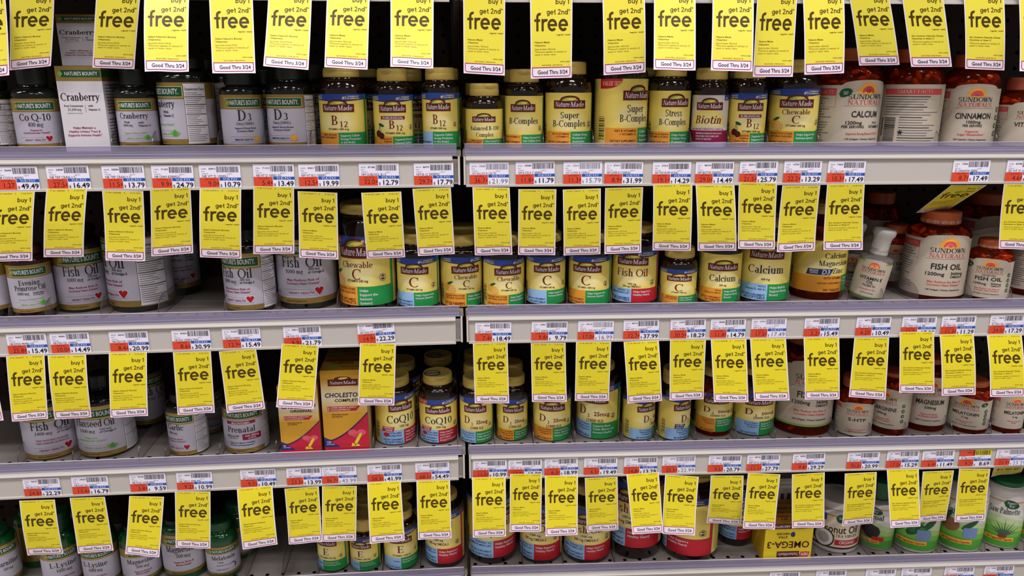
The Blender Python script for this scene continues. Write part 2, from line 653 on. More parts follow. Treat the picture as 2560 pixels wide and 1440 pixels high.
# ------------------------------------------------------------------ the gondola
WHITE_METAL = mat('#C9C3BC', 0.38, 0.5)
DECK = mat('#8B847E', 0.5, 0.4, grain=0.12)
RAILC = mat('#BDB8B2', 0.42, 0.45)
DARKM = mat('#3B2D23', 0.65, 0.3, grain=0.25)
HOLE = mat('#050404', 0.9, 0.05)
CLEAR = clear('clear_plastic', '#EDEAF6', '#A39DB4', 0.36, 0.14)
MILKY = clear('milky_plastic', '#D6CFEA', '#8E88A4', 0.80, 0.18)  # in both plastics the purple reflection is put into the body colour
nt_ = MILKY.node_tree
tc_, mp_, nz_, mr_ = [nt_.nodes.new(n_) for n_ in ('ShaderNodeTexCoord', 'ShaderNodeMapping', 'ShaderNodeTexNoise', 'ShaderNodeMapRange')]
mp_.inputs['Scale'].default_value = (5.0, 1.0, 420.0)          # lengthwise streaks in how far the body colour covers
nz_.inputs['Scale'].default_value = 1.0
mr_.inputs[3].default_value, mr_.inputs[4].default_value = 0.55, 0.98
nt_.links.new(tc_.outputs['Object'], mp_.inputs[0])
nt_.links.new(mp_.outputs[0], nz_.inputs['Vector'])
nt_.links.new(nz_.outputs['Fac'], mr_.inputs[0])
nt_.links.new(mr_.outputs[0], [n_ for n_ in nt_.nodes if n_.bl_idname == 'ShaderNodeMixShader'][0].inputs[0])
CLEAR_EDGE = clear('plastic_edge', '#FFFFFF', '#E4DEEE', 0.75, 0.15)
DIV = clear('divider_plastic', '#F4F2F2', '#B9B3B2', 0.09, 0.12)
DIV_EDGE = clear('divider_edge', '#6E6666', '#453E3E', 0.85, 0.2)
ROWNAME = ['very top', 'top', 'second', 'third', 'bottom']
SIDE = ['left', 'right']
EXT = [(-1.1, -0.001), (0.001, 1.22)]

fl = boxes('floor', [(-3.5, -5, -0.02, 3.5, 1.2, 0.0)], [mat('#B9B0A4', 0.35, 0.5, grain=0.15)])
tag(fl, None, None, kind='structure')
ce = boxes('ceiling', [(-3.5, -5, 3.12, 3.5, 1.2, 3.16)], [mat('#E4E1DC', 0.7, 0.2, grain=0.1)])
tag(ce, None, None, kind='structure')

for bay in (0, 1):
    a, b = EXT[bay]
    root = empty('back_panel', (0, 0, 0), BAY[bay])
    tag(root, 'dark brown pegboard panel closing the back of the %s shelf bay' % SIDE[bay], 'panel')
    boxes('pegboard', [(a - 0.02 if bay == 0 else a + 0.0005, BACK_D, 0.0, b + 0.02 if bay else b - 0.0005, BACK_D + 0.012, 1.86)], [DARKM], root)
    V, Fc = [], []
    for i in range(int((b - a) / 0.0254)):
        for j in range(46):
            x, z = a + 0.012 + i * 0.0254, 0.62 + j * 0.0254
            k = len(V)
            V += [(x + 0.0034 * math.cos(t * math.pi / 5), BACK_D - 0.0003, z + 0.0034 * math.sin(t * math.pi / 5)) for t in range(10)]
            Fc.append(tuple(range(k, k + 10)))
    poly_mesh('peg_holes', V, Fc, [HOLE], root)
    for row in range(5):
        z0, d0 = ROWZ[row], ROWD[row]
        root = empty('shelf', (0, 0, 0), BAY[bay])
        tag(root, 'beige metal shelf of the %s bay, %s' % (SIDE[bay], ['cut by the upper picture edge', 'the one under the top row of products', 'the one under the second row of products', 'the one under the third row of products', 'the one under the bottom row of products'][row]), 'shelf', 'gondola shelves of the %s bay' % SIDE[bay])
        e0, e1 = (a, -0.0125) if bay == 0 else (0.0052, b)
        boxes('deck', [(a, d0 + 0.006, z0 + 0.040, b, BACK_D - 0.001, z0 + 0.0475)], [DECK], root)
        pr = [(0.0, 0.0), (0.0, 0.0028), (0.0022, 0.0034), (0.0022, 0.0335), (0.0, 0.0343), (-0.0016, 0.0356), (-0.0016, 0.0368), (0.0002, 0.0385),
              (0.0030, 0.0392), (0.0036, 0.0415), (0.0060, 0.0418), (0.0060, 0.0)]
        extrude('price_rail', [(d0 + y, z0 + z) for y, z in pr], e0, e1, [RAILC], root)
        if bay == 0:
            boxes('end_flange', [(-0.0052, d0 - 0.001, z0 + 0.003, -0.0026, d0 + 0.014, z0 + 0.0405)], [WHITE_METAL], root)
            boxes('end_bracket', [(-0.0125, d0 + 0.0045, z0 + 0.006, -0.0052, d0 + 0.006, z0 + 0.037), (-0.0125, d0, z0 + 0.004, -0.0052, d0 + 0.006, z0 + 0.0062)], [mat('#8F8A86', 0.5)], root)
        else:
            boxes('end_flange', [(0.0022, d0 - 0.001, z0 + 0.003, 0.0048, d0 + 0.014, z0 + 0.0405)], [WHITE_METAL], root)
        V, Fc = [], []
        for i in range(int((b - a) / 0.0254)):
            for dd in (0.0245,):
                x, y = a + 0.008 + i * 0.0254, d0 + dd
                k = len(V)
                V += [(x + 0.0033 * math.cos(t * math.pi / 6), y + 0.0033 * math.sin(t * math.pi / 6), z0 + 0.04765) for t in range(12)]
                Fc.append(tuple(range(k, k + 12)))
        if row:
            poly_mesh('deck_holes', V, Fc, [HOLE], root)
            f0, f1 = (a, -0.0068) if bay == 0 else (0.0036, b)
            root = empty('shelf_fence', (0, 0, 0), BAY[bay])
            tag(root, 'clear plastic front fence with a purple sheen along the %s shelf of the %s bay' % (ROWNAME[row], SIDE[bay]), 'shelf fence', 'clear fences along the shelf fronts')
            boxes('front_panel', [(f0, d0 + 0.0034, z0 + 0.0505, f1, d0 + 0.0046, z0 + 0.0568), (f0, d0 + 0.0031, z0 + 0.0568, f1, d0 + 0.0049, z0 + 0.0573, 1)], [CLEAR, CLEAR_EDGE], root)
            boxes('base_strip', [(f0, d0 + 0.0030, z0 + 0.0424, f1, d0 + 0.0050, z0 + 0.0462), (f0, d0 + 0.0033, z0 + 0.0462, f1, d0 + 0.0047, z0 + 0.0470, 1), (f0, d0 + 0.0030, z0 + 0.0470, f1, d0 + 0.0050, z0 + 0.0505), (f0, d0 + 0.0026, z0 + 0.0419, f1, d0 + 0.0054, z0 + 0.0424, 1)], [MILKY, CLEAR_EDGE], root)


up = boxes('upright_post', [(-0.018, BACK_D - 0.03, 0.0, 0.018, BACK_D - 0.001, 1.9), (-0.015, BACK_D - 0.034, 0.0, -0.005, BACK_D - 0.03, 1.9), (0.005, BACK_D - 0.034, 0.0, 0.015, BACK_D - 0.03, 1.9)], [DARKM])
tag(up, 'dark slotted upright post standing between the two shelf bays', 'post')


def jx_row(row):
    return [1150, 1157, 1165, 1169, 1172][row]


# ------------------------------------------------------------------ sale tags
YEL = [mat(h, 0.33, 0.4) for h in ('#ECE04A', '#ECE04A', '#EADC3A', '#E8D92C', '#E8D92C')]  # yellow deepens by row: light falling off downwards is put into the colour
TWHITE = mat('#EFE6F4', 0.4, 0.35)
TRED = paper('#A8285F')
TTXT = paper('#4A3806')
TFINE = paper('#6F5D10')
TBLK = paper('#3A3248')
TW, TH = 0.056, 0.098
BRANDLINES = {
    'B': (["Select Nature's Bounty", 'Vitamins'], ['[excludes Active Mind]', '*Discount applies to item(s) of', 'equal or lesser value.']),
    'M': (['Nature Made', 'Vitamins'], ['[excludes Glow]', '*Discount applies to item(s) of', 'equal or lesser value.']),
    'S': (['ALL Sundown Naturals, Disney', 'Gummies or Ester-C'], ['*Discount applies to item(s) of', 'equal or lesser value.']),
}


def sale_tag(row, tl, tr, bl, br, brand, code, label, far=False):
    rail = row - 1
    bay = 0 if (tl[0] + tr[0]) / 2 < jx_row(rail) else 1
    d0 = ROWD[rail] - 0.0028
    if row == 1 and tl[1] == 0:                   # the upper end is above the photo
        k = -22.0
        tl = (tl[0] + (tl[0] - bl[0]) * -k / max(bl[1], 1), k)
        tr = (tr[0] + (tr[0] - br[0]) * -k / max(br[1], 1), k)
    TLp, TRp = [np.array([*hit(p[0], p[1], bay, d0)]) for p in (tl, tr)]
    L3 = lambda q, d: np.array(world(bay, q[0], d, q[1]))
    A, B = L3(TLp, d0), L3(TRp, d0)
    tc = (A + B) / 2
    q = ray((bl[0] + br[0]) / 2, (bl[1] + br[1]) / 2)
    q = q / np.linalg.norm(q)
    oc = CAM - tc
    bb = oc @ q
    disc = bb * bb - (oc @ oc - TH * TH)
    nrm = np.array([-math.sin(BAY[bay]), math.cos(BAY[bay]), 0])
    if disc <= 0:
        cand = [-bb]
    else:
        cand = [-bb - math.sqrt(disc), -bb + math.sqrt(disc)]
    ds = [(CAM + q * t) @ nrm for t in cand]
    db = max(ds) if far else min(ds, key=lambda d: abs(d - (d0 - 0.004)))
    if not far:
        db = min(max(db, d0 - 0.035), d0 + 0.02)
    Cp, Dp = [L3(hit(p[0], p[1], bay, db), db) for p in (bl, br)]
    sh = Sheet()
    y = lambda v: TH * (1 - v)
    x = lambda u: TW * u
    for j in range(8):
        sh.rect(0, TH * j / 8, TW, TH * (j + 1) / 8, TWHITE, 0)
    ym = YEL[row]
    for j in range(7):
        sh.rect(x(.028), y(.868) + (y(.004) - y(.868)) * j / 7, x(.972), y(.868) + (y(.004) - y(.868)) * (j + 1) / 7, ym, 1)
    # maroon outline of the date box
    bx0, bx1, by0, by1, w = x(.035), x(.965), y(.982), y(.868), .0009
    sh.rect(bx0, by1 - w, bx1, by1, TRED, 2)
    sh.rect(bx0 + .003, by0, bx1 - .003, by0 + w, TRED, 2)
    for xx in (bx0, bx1 - w):
        sh.rect(xx, by0 + .003, xx + w, by1, TRED, 2)
    sh.ring(bx0 + .003, by0 + .003, .003, .003, w, w, TRED, 2, 180, 270)
    sh.ring(bx1 - .003, by0 + .003, .003, .003, w, w, TRED, 2, 270, 360)
    text(sh, 'Good Thru 3/24', x(.53), y(.949), .0043, TBLK, 'bold', w=x(.73))
    text(sh, code, x(.10), y(.036), .0017, TFINE, 'sans', 'l', w=x(.46))
    text(sh, '3/18-3/24', x(.93), y(.036), .0017, TFINE, 'sans', 'r', w=x(.25))
    text(sh, 'buy 1', x(.935), y(.146), .0058, TTXT, 'round', 'r', w=x(.34))
    text(sh, 'get 2nd*', x(.95), y(.263), .0060, TTXT, 'round', 'r', w=x(.565))
    text(sh, 'free', x(.925), y(.453), .0200, TTXT, 'round', 'r', w=x(.83))
    text(sh, 'regular retail', x(.95), y(.503), .0017, TFINE, 'bold', 'r', w=x(.33), shear=.15)
    b, l = BRANDLINES[brand]
    for i, s in enumerate(b):
        text(sh, s, x(.10), y(.59 + .036 * i), .0019, TFINE, 'bold', 'l', w=x([.62, .28] [i] if brand == 'B' else [.36, .26][i] if brand == 'M' else [.78, .55][i]))
    for i, s in enumerate(l):
        text(sh, s, x(.10), y(.668 + .031 * i), .0018, TFINE, 'sans', 'l', w=x([.5, .76, .52][i - (len(l) - 3)] if True else 0))
    text(sh, 'WITH CARD', x(.95), y(.815), .0013, TFINE, 'bold', 'r', w=x(.24))
    text(sh, 'excludes clearance', x(.52), y(.853), .0019, TFINE, 'sans', 'c', w=x(.5))
    text(sh, '*', x(.93), y(.856), .0016, TFINE, 'sans', 'c')
    bow = random.uniform(-.0022, .0030)
    twist = random.uniform(-.0012, .0012)

    def fn(P):
        u, v = P[:, 0:1] / TW, 1 - P[:, 1:2] / TH
        Q = (A * (1 - u) + B * u) * (1 - v) + (Cp * (1 - u) + Dp * u) * v
        n = np.cross(B - A, Cp - A)
        n = n / np.linalg.norm(n)
        if n @ (CAM - A) < 0:
            n = -n
        return Q + n * (bow * np.sin(np.pi * v) + twist * np.sin(2 * np.pi * u) * v + P[:, 2:3] * 0.00011)
    # white back of the card
    for j in range(4):
        sh.rect(0, TH * j / 4, TW, TH * (j + 1) / 4, TWHITE, -2)
    o = sh.bend(fn, 'sale_tag')
    return tag(o, label, 'sale tag', 'yellow sale tags of the %s row' % ROWNAME[row])


# ------------------------------------------------------------------ price labels
PW, PH = 0.0525, 0.0318
PWHITE = mat('#E9E6F6', 0.3, 0.4)
PRED = paper('#D8492F')
PBLUE = paper('#1C56B4')
PBLK = paper('#23222E')
PGR = paper('#77758A')
PDR = paper('#5A1710')


def price_label(row, x0, code, name, unit, price, label, tilt=0.0, faded=False, clearance=False, drop=0.0, visible=1.0):
    bay = 0 if x0 + 40 < jx_row(row) else 1
    d = ROWD[row] + 0.0012
    yy = [0, 440, 832, 1172, 1430][row]
    s0, _ = hit(x0, yy, bay, d)
    zt = ROWZ[row] + 0.0332 - drop
    sh = Sheet()
    x = lambda u: PW * u
    y = lambda v: -PH * v
    rnd = random.Random(int(code or 1))
    blk = PGR if faded else PBLK
    sh.rect(0, y(1), PW, 0, PWHITE, 0)
    if clearance:
        sh.rect(0, y(.36), x(.48), y(.02), PRED, 1)
        sh.rect(x(.48), y(.33), PW, y(.02), paper('#E3D23A'), 1)
    text(sh, '%05d' % rnd.randint(10000, 49999), x(.05), y(.2), .0018, PGR, 'sans', 'l', w=x(.13))
    text(sh, code, x(.40), y(.2), .0021, blk, 'bold', 'r', w=x(.17))
    text(sh, 'F/04', x(.05), y(.30), .0015, PGR, 'sans', 'l', w=x(.08))
    text(sh, 'NN%05d' % rnd.randint(1000, 99999), x(.06), y(.385), .0013, PGR, 'sans', 'l', w=x(.15))
    u = .42
    while u < .95:
        w = rnd.choice([.006, .006, .012, .018])
        sh.rect(x(u), y(.31), x(u + w), y(.075), blk, 1)
        u += w + rnd.choice([.006, .006, .012])
    text(sh, '%dCT' % rnd.choice([30, 60, 90, 100, 120]), x(.66), y(.40), .0014, PGR, 'sans', 'l', w=x(.13))
    text(sh, name, x(.06), y(.52), .0032, blk, 'sans', 'l', w=x(min(.62, .042 * len(name))))
    sh.rect(0, y(1), x(.465), y(.53), PRED, 3)
    text(sh, 'UNIT PRICE', x(.25), y(.62), .0017, PDR, 'sans', 'c', w=x(.25), layer=4)
    cent = '.' in unit and len(unit.split('.')[1]) == 1
    text(sh, unit, x(.40 if cent else .42), y(.87), .0063, PDR, 'sans', 'r', w=x(.078 * len(unit) - .03), layer=4)
    if cent:
        text(sh, '\u00a2', x(.435), y(.80), .0035, PDR, 'bold', 'c', layer=4)
    sh.rect(x(.48), y(.64), PW, y(.52), PBLUE, 3)
    text(sh, 'YOU PAY', x(.74), y(.63), .0030, PWHITE, 'serif', 'c', w=x(.36), layer=4)
    text(sh, '$', x(.485), y(.90), .0034, blk, 'sans', 'l', layer=3)
    text(sh, price, x(.98), y(.90), .0062, blk, 'sans' if faded else 'bold', 'r', w=x(.087 * len(price) - .02), layer=3)
    ct, sn = math.cos(tilt), math.sin(tilt)

    def fn(P):
        s = s0 + P[:, 0] * ct - P[:, 1] * sn
        z = zt + P[:, 0] * sn + P[:, 1] * ct
        dd = d - P[:, 2] * 0.00008
        a = BAY[bay]
        return np.stack([s * math.cos(a) - dd * math.sin(a), s * math.sin(a) + dd * math.cos(a), z], 1)
    o = sh.bend(fn, 'price_label')
    return tag(o, label, 'price label', 'shelf price labels on the %s rail' % ROWNAME[row])


# ------------------------------------------------------------------ bottles
NB_GLASS = mat('#0E120E', 0.12, 0.5, coat=0.3)
NB_GREEN = mat('#0B4A22', 0.12, 0.5, coat=0.4)
NB_RED = mat('#2A0E0A', 0.12, 0.5, coat=0.3)
NM_GLASS = mat('#190C07', 0.10, 0.5, coat=0.4)
SD_GLASS = clear('amber_plastic', '#EE9C5C', '#86280C', 0.22, 0.08)
CLEAR_PET = clear('clear_bottle', '#F4F0EA', '#A7A39E', 0.30, 0.08)
GOLDCAP = mat('#CDB25A', 0.32, 0.5)
BLKCAP = mat('#141815', 0.35, 0.5)
GRNCAP = mat('#0F4A2E', 0.35, 0.5)
ORGCAP = mat('#B4552A', 0.4, 0.5)
WHTCAP = mat('#CFCBC8', 0.35, 0.5)
PILL = [mat('#DB7A34', 0.3), mat('#CC6A28', 0.3), mat('#E39450', 0.3)]


class Item:
    pass


def place(row, x0, x1, ym, gap=0.004, ybase=None, bay=None):
    it = Item()
    it.row, it.cx = row, (x0 + x1) / 2
    it.bay = bay if bay is not None else (0 if it.cx < jx_row(row) else 1)
    it.zf = ROWZ[row] + 0.0476
    fence = ROWD[row] + 0.0105
    R = 0.03
    for _ in range(6):
        front = fence + gap
        if ybase is not None:
            front = max(fence + 0.001, floor_depth(it.cx, ybase, it.bay, it.zf))
        dax = front + R
        R = (hit(x1, ym, it.bay, dax)[0] - hit(x0, ym, it.bay, dax)[0]) / 2
    it.R, it.d = R, dax
    it.s = hit(it.cx, ym, it.bay, dax)[0]
    it.pxR = (x1 - x0) / 2
    P = world(it.bay, it.s, it.d, it.zf)
    it.P = P
    v = CAM - np.array(P)
    it.az = math.atan2(v[0], -v[1])
    it.zat = lambda y, dd=0.0: hit(it.cx, y, it.bay, it.d + dd)[1] - it.zf
    return it


def capsule_heap(name, R, z0, z1, parent, mats, n=70, sz=0.0048, seed=1):
    rnd = random.Random(seed)
    V, Fc, mi = [], [], []
    base = [(math.cos(t) * math.cos(p), math.cos(t) * math.sin(p), math.sin(t)) for t in (-1.2, -.45, .45, 1.2) for p in [k * math.pi / 4 for k in range(8)]]
    for i in range(n):
        a = rnd.uniform(0, 6.283)
        rr = R - sz * rnd.uniform(1.75, 2.3)
        c = Vector((rr * math.cos(a), rr * math.sin(a), rnd.uniform(z0 + sz, max(z0 + sz * 1.2, z1 - sz))))
        M = Matrix.Rotation(rnd.uniform(0, 3.14), 3, 'X') @ Matrix.Rotation(rnd.uniform(0, 3.14), 3, 'Y')
        k = len(V)
        V += [c + M @ Vector((b[0] * sz * .8, b[1] * sz * .8, b[2] * sz * 1.7)) for b in base]
        for j in range(3):
            for p in range(8):
                Fc.append((k + j * 8 + p, k + j * 8 + (p + 1) % 8, k + (j + 1) * 8 + (p + 1) % 8, k + (j + 1) * 8 + p))
        Fc += [tuple(range(k, k + 8))[::-1], tuple(range(k + 24, k + 32))]
        mi += [i % len(mats)] * 26
    o = poly_mesh(name, V, Fc, mats, parent, mi, smooth=True)
    return tag(o, None, None, kind='stuff')


def bottle(row, x, ym, lab, cap=None, lx=None, style='nm', short='', label='', gap=0.004, ybase=None, glass=None, capm=None,
           name='vitamin_bottle', cat='bottle', group=None, tilt=0.0, bay=None, pills=None, capname='cap', hcap=None, square=1.0):
    """Body, cap and an empty label sheet; returns the placed item."""
    it = place(row, x[0], x[1], ym, gap, ybase, bay)
    R = it.R
    zt, zb = it.zat(lab[0], -R), max(it.zat(lab[1], -R), 0.0025)
    it.zt, it.zb, it.H = zt, zb, zt - zb
    rot = it.az + math.asin(max(-.95, min(.95, ((lx if lx is not None else it.cx) - it.cx) / it.pxR)))
    root = empty(name, it.P, rot)
    if tilt:
        root.rotation_euler = (0, tilt, rot)
    it.root = root
    tag(root, label, cat, group)
    it.short = short
    if cap:
        rc = (hit(cap[1], (cap[2] + cap[3]) / 2, it.bay, it.d)[0] - hit(cap[0], (cap[2] + cap[3]) / 2, it.bay, it.d)[0]) / 2
        cb = it.zat(cap[3], -rc)
        ct = it.zat(cap[2], 0.55 * rc)
    else:
        rc = R * 0.74
        cb = zt + R * 0.48
        ct = cb + (hcap or R * 0.42)
    cb = max(cb, zt + R * 0.16)
    ct = max(ct, cb + R * 0.25)
    it.rc, it.cb, it.ct = rc, cb, ct
    g = glass or {'nm': NM_GLASS, 'nb': NB_GLASS, 'sd': SD_GLASS}[style]
    rn = min(rc * 0.93, R * 0.9)
    zs = zt + min(0.004, (cb - zt) * .25)
    zn = cb - min(0.003, (cb - zs) * .2)
    prof = [(R * .55, 0.0), (R * .9, 0.0002), (R * .97, 0.0012), (R, 0.0035), (R, zs * .5), (R, zs)]
    for k in range(1, 9):
        t = k / 8 * math.pi / 2
        prof.append((rn + (R - rn) * math.cos(t), zs + (zn - zs) * math.sin(t)))
    prof += [(rn, cb + .001), (rn, cb + (ct - cb) * .8)]
    it.body = lathe('bottle_body', prof, [g], root)
    h = ct - cb
    cm = capm or {'nm': GOLDCAP, 'nb': BLKCAP, 'sd': ORGCAP}[style]
    if style == 'nm':
        it.cap = c = lathe(capname, [(rc * .96, cb), (rc, cb + .0008), (rc, cb + h * .52), (rc * .985, cb + h * .55), (rc * .995, cb + h * .58), (rc * .985, ct - .0022), (rc * .95, ct - .0006), (rc * .88, ct), (rc * .8, ct - .0004), (rc * .3, ct - .0006)], [cm], root)
        a = -rot * 0 + (sum(map(ord, short)) % 7 - 3) * 0.2
        sh = Sheet()
        sh.strip(np.linspace(-.42 * rc, .42 * rc, 9), np.array([-.2 * h * math.sin(math.pi * k / 8) for k in range(9)]), np.zeros(9), mat('#B49A48', .35), 0)
        ca = a

        def fn(P):
            th = P[:, 0] / rc + ca
            return np.stack([(rc + .0006) * np.sin(th), -(rc + .0006) * np.cos(th), cb + h * .74 + P[:, 1]], 1)
        sh.bend(fn, 'lid_tab', c)
    else:
        it.cap = lathe(capname, [(rc * .97, cb), (rc, cb + .001), (rc, cb + h * .12), (rc, cb + h * .18), (rc, ct - .0025), (rc * .985, ct - .0008), (rc * .93, ct), (rc * .3, ct - .0003)], [cm], root, seg=96, rib=(cb + h * .15, ct - .002, rc * .025))
    if pills:
        capsule_heap('capsules', R * .96, pills[0] * zt if pills[0] < 1 else 0, zt + (cb - zt) * pills[1], root, PILL, n=pills[2] if len(pills) > 2 else 90, seed=len(short))
    it.sh = Sheet()
    return it


def X(it, u):
    return it.R * u


def Y(it, v):
    return it.H * (1 - v)


def T(it, s, x, v, h, c, font='sans', al='c', w=None, layer=4, shear=0.0, maxw=None, cond=1.0):
    text(it.sh, s, X(it, x), Y(it, v), it.H * h, c, font, al, X(it, w) if w else None, layer, shear, cond, X(it, maxw) if maxw else None)


def box_(it, x0, v0, x1, v1, c, layer=1):
    it.sh.rect(X(it, x0), Y(it, v1), X(it, x1), Y(it, v0), c, layer)


def finish(it, name='label', back=2.9):
    R, zb = it.R + 0.00035, it.zb

    def fn(P):
        r = R + P[:, 2] * 0.00009
        th = P[:, 0] / it.R
        return np.stack([r * np.sin(th), -r * np.cos(th), zb + P[:, 1]], 1)
    it.label = it.sh.bend(fn, name, it.root)
    del it.sh
    return it


ITEMS = {}


def cap_band(it, s):
    sh = Sheet()
    h = it.ct - it.cb
    for k in range(7):
        text(sh, s, (k - 3) * it.rc * .8, 0, h * .26, mat('#D9B9A4', .4), 'bold', 'c', it.rc * .7, 1)
    sh.bend(lambda P: np.stack([(it.rc + .0004) * np.sin(P[:, 0] / it.rc), -(it.rc + .0004) * np.cos(P[:, 0] / it.rc), it.cb + h * .1 + P[:, 1]], 1), 'seal_print', it.cap)




def done(it):
    finish(it)
    ITEMS.setdefault(it.row, []).append(it)
    return it


# printed colours
K = dict(yel='#E6D064', pale='#EADCA2', dred='#6B150E', red='#B81E2C', org='#E39A33', lbl='#93BCE6', grn='#1F8F45', blu='#27469A', brn='#5C1512',
         wht='#D8D5DB', blk='#1E1B22', gold='#A98B4A', dgrn='#15502F', lab='#B4B1BF', gry='#6D6A72', mar='#8C1440', sil='#D6CFC2', lgrn='#7FA845', cream='#BDB2A1', pink='#C8474A',
         fine='#55505C', hrt='#A5121E', lav='#C9C6E0', navy='#1B2A66', olive='#8C8A3A', cherry='#4E1018', orf='#E8A840', sun='#EBA53A', dkb='#3A2A1A', green2='#3C9A3E', lime='#8DBF4A', tan='#C59A4E')
for k_ in list(K):
    K[k_] = paper(K[k_])
K['gold'] = mat('#AD8F4C', 0.28, 0.5, metal=0.55)


def leaf(sh, cx, cy, w, h, m, layer, lean=0.0):
    xs = np.linspace(-1, 1, 9)
    hh = h / 2 * np.sqrt(np.clip(1 - xs ** 2, 0, 1)) * (1 - .15 * xs)
    sh.strip(cx + xs * w / 2, cy - hh + lean * xs * h, cy + hh + lean * xs * h, m, layer)


def heart(sh, cx, cy, w, m, layer):
    xs = np.linspace(-1, 1, 17)
    top = .45 * np.sqrt(np.clip(1 - (np.abs(xs) * 2 - 1) ** 2, 0, 1)) + .25
    bot = -1.05 + np.abs(xs) ** 1.25 * 1.3
    sh.strip(cx + xs * w / 2, cy + np.minimum(bot, top) * w / 2, cy + top * w / 2, m, layer)


def seal(it, x, v, r=0.13):
    rr = it.R * r
    it.sh.ell(X(it, x), Y(it, v), rr, rr, K['dkb'], 3)
    it.sh.ring(X(it, x), Y(it, v), rr * .86, rr * .86, rr * .16, rr * .16, K['pale'], 4)
    it.sh.rect(X(it, x) - rr * .8, Y(it, v) - rr * .22, X(it, x) + rr * .8, Y(it, v) + rr * .3, K['pale'], 4)
    text(it.sh, 'USP', X(it, x), Y(it, v) - rr * .2, rr * .42, K['dkb'], 'bold', 'c', layer=5)


def nm_logo(it, x, v, w, s=1.0):
    """Dark red name plate with an arched top and a leaf in the arch; v is the lower edge."""
    hw = w / 2
    b = v
    t = v - .145 * s
    box_(it, x - hw, t, x + hw, b, K['brn'], 3)
    k = np.linspace(-1, 1, 17)
    ah = .085 * s * np.sqrt(np.clip(1 - k ** 2, 0, 1))
    it.sh.strip(X(it, x) + k * X(it, hw * .62), np.full(17, Y(it, t)), Y(it, t) + it.H * ah, K['brn'], 3)
    it.sh.strip(X(it, x) + k * X(it, hw * .5), np.full(17, Y(it, t + .01)), Y(it, t + .01) + it.H * ah * .78, K['olive'], 4)
    leaf(it.sh, X(it, x + .02), Y(it, t - .018 * s), X(it, hw * .7), it.H * .045 * s, K['yel'], 5, .25)
    leaf(it.sh, X(it, x - .1 * w), Y(it, t - .004 * s), X(it, hw * .45), it.H * .03 * s, K['lime'], 5, .15)
    box_(it, x - hw, b, x + hw, b + .006, K['gold'], 3)
    text(it.sh, 'Nature', X(it, x - hw * .02), Y(it, b - .03 * s), it.H * .088 * s, K['wht'], 'serif', 'r', X(it, w * .44), 5, .12)
    text(it.sh, 'Made', X(it, x + hw * .02), Y(it, b - .03 * s), it.H * .088 * s, K['wht'], 'serif', 'l', X(it, w * .43), 5, .12)


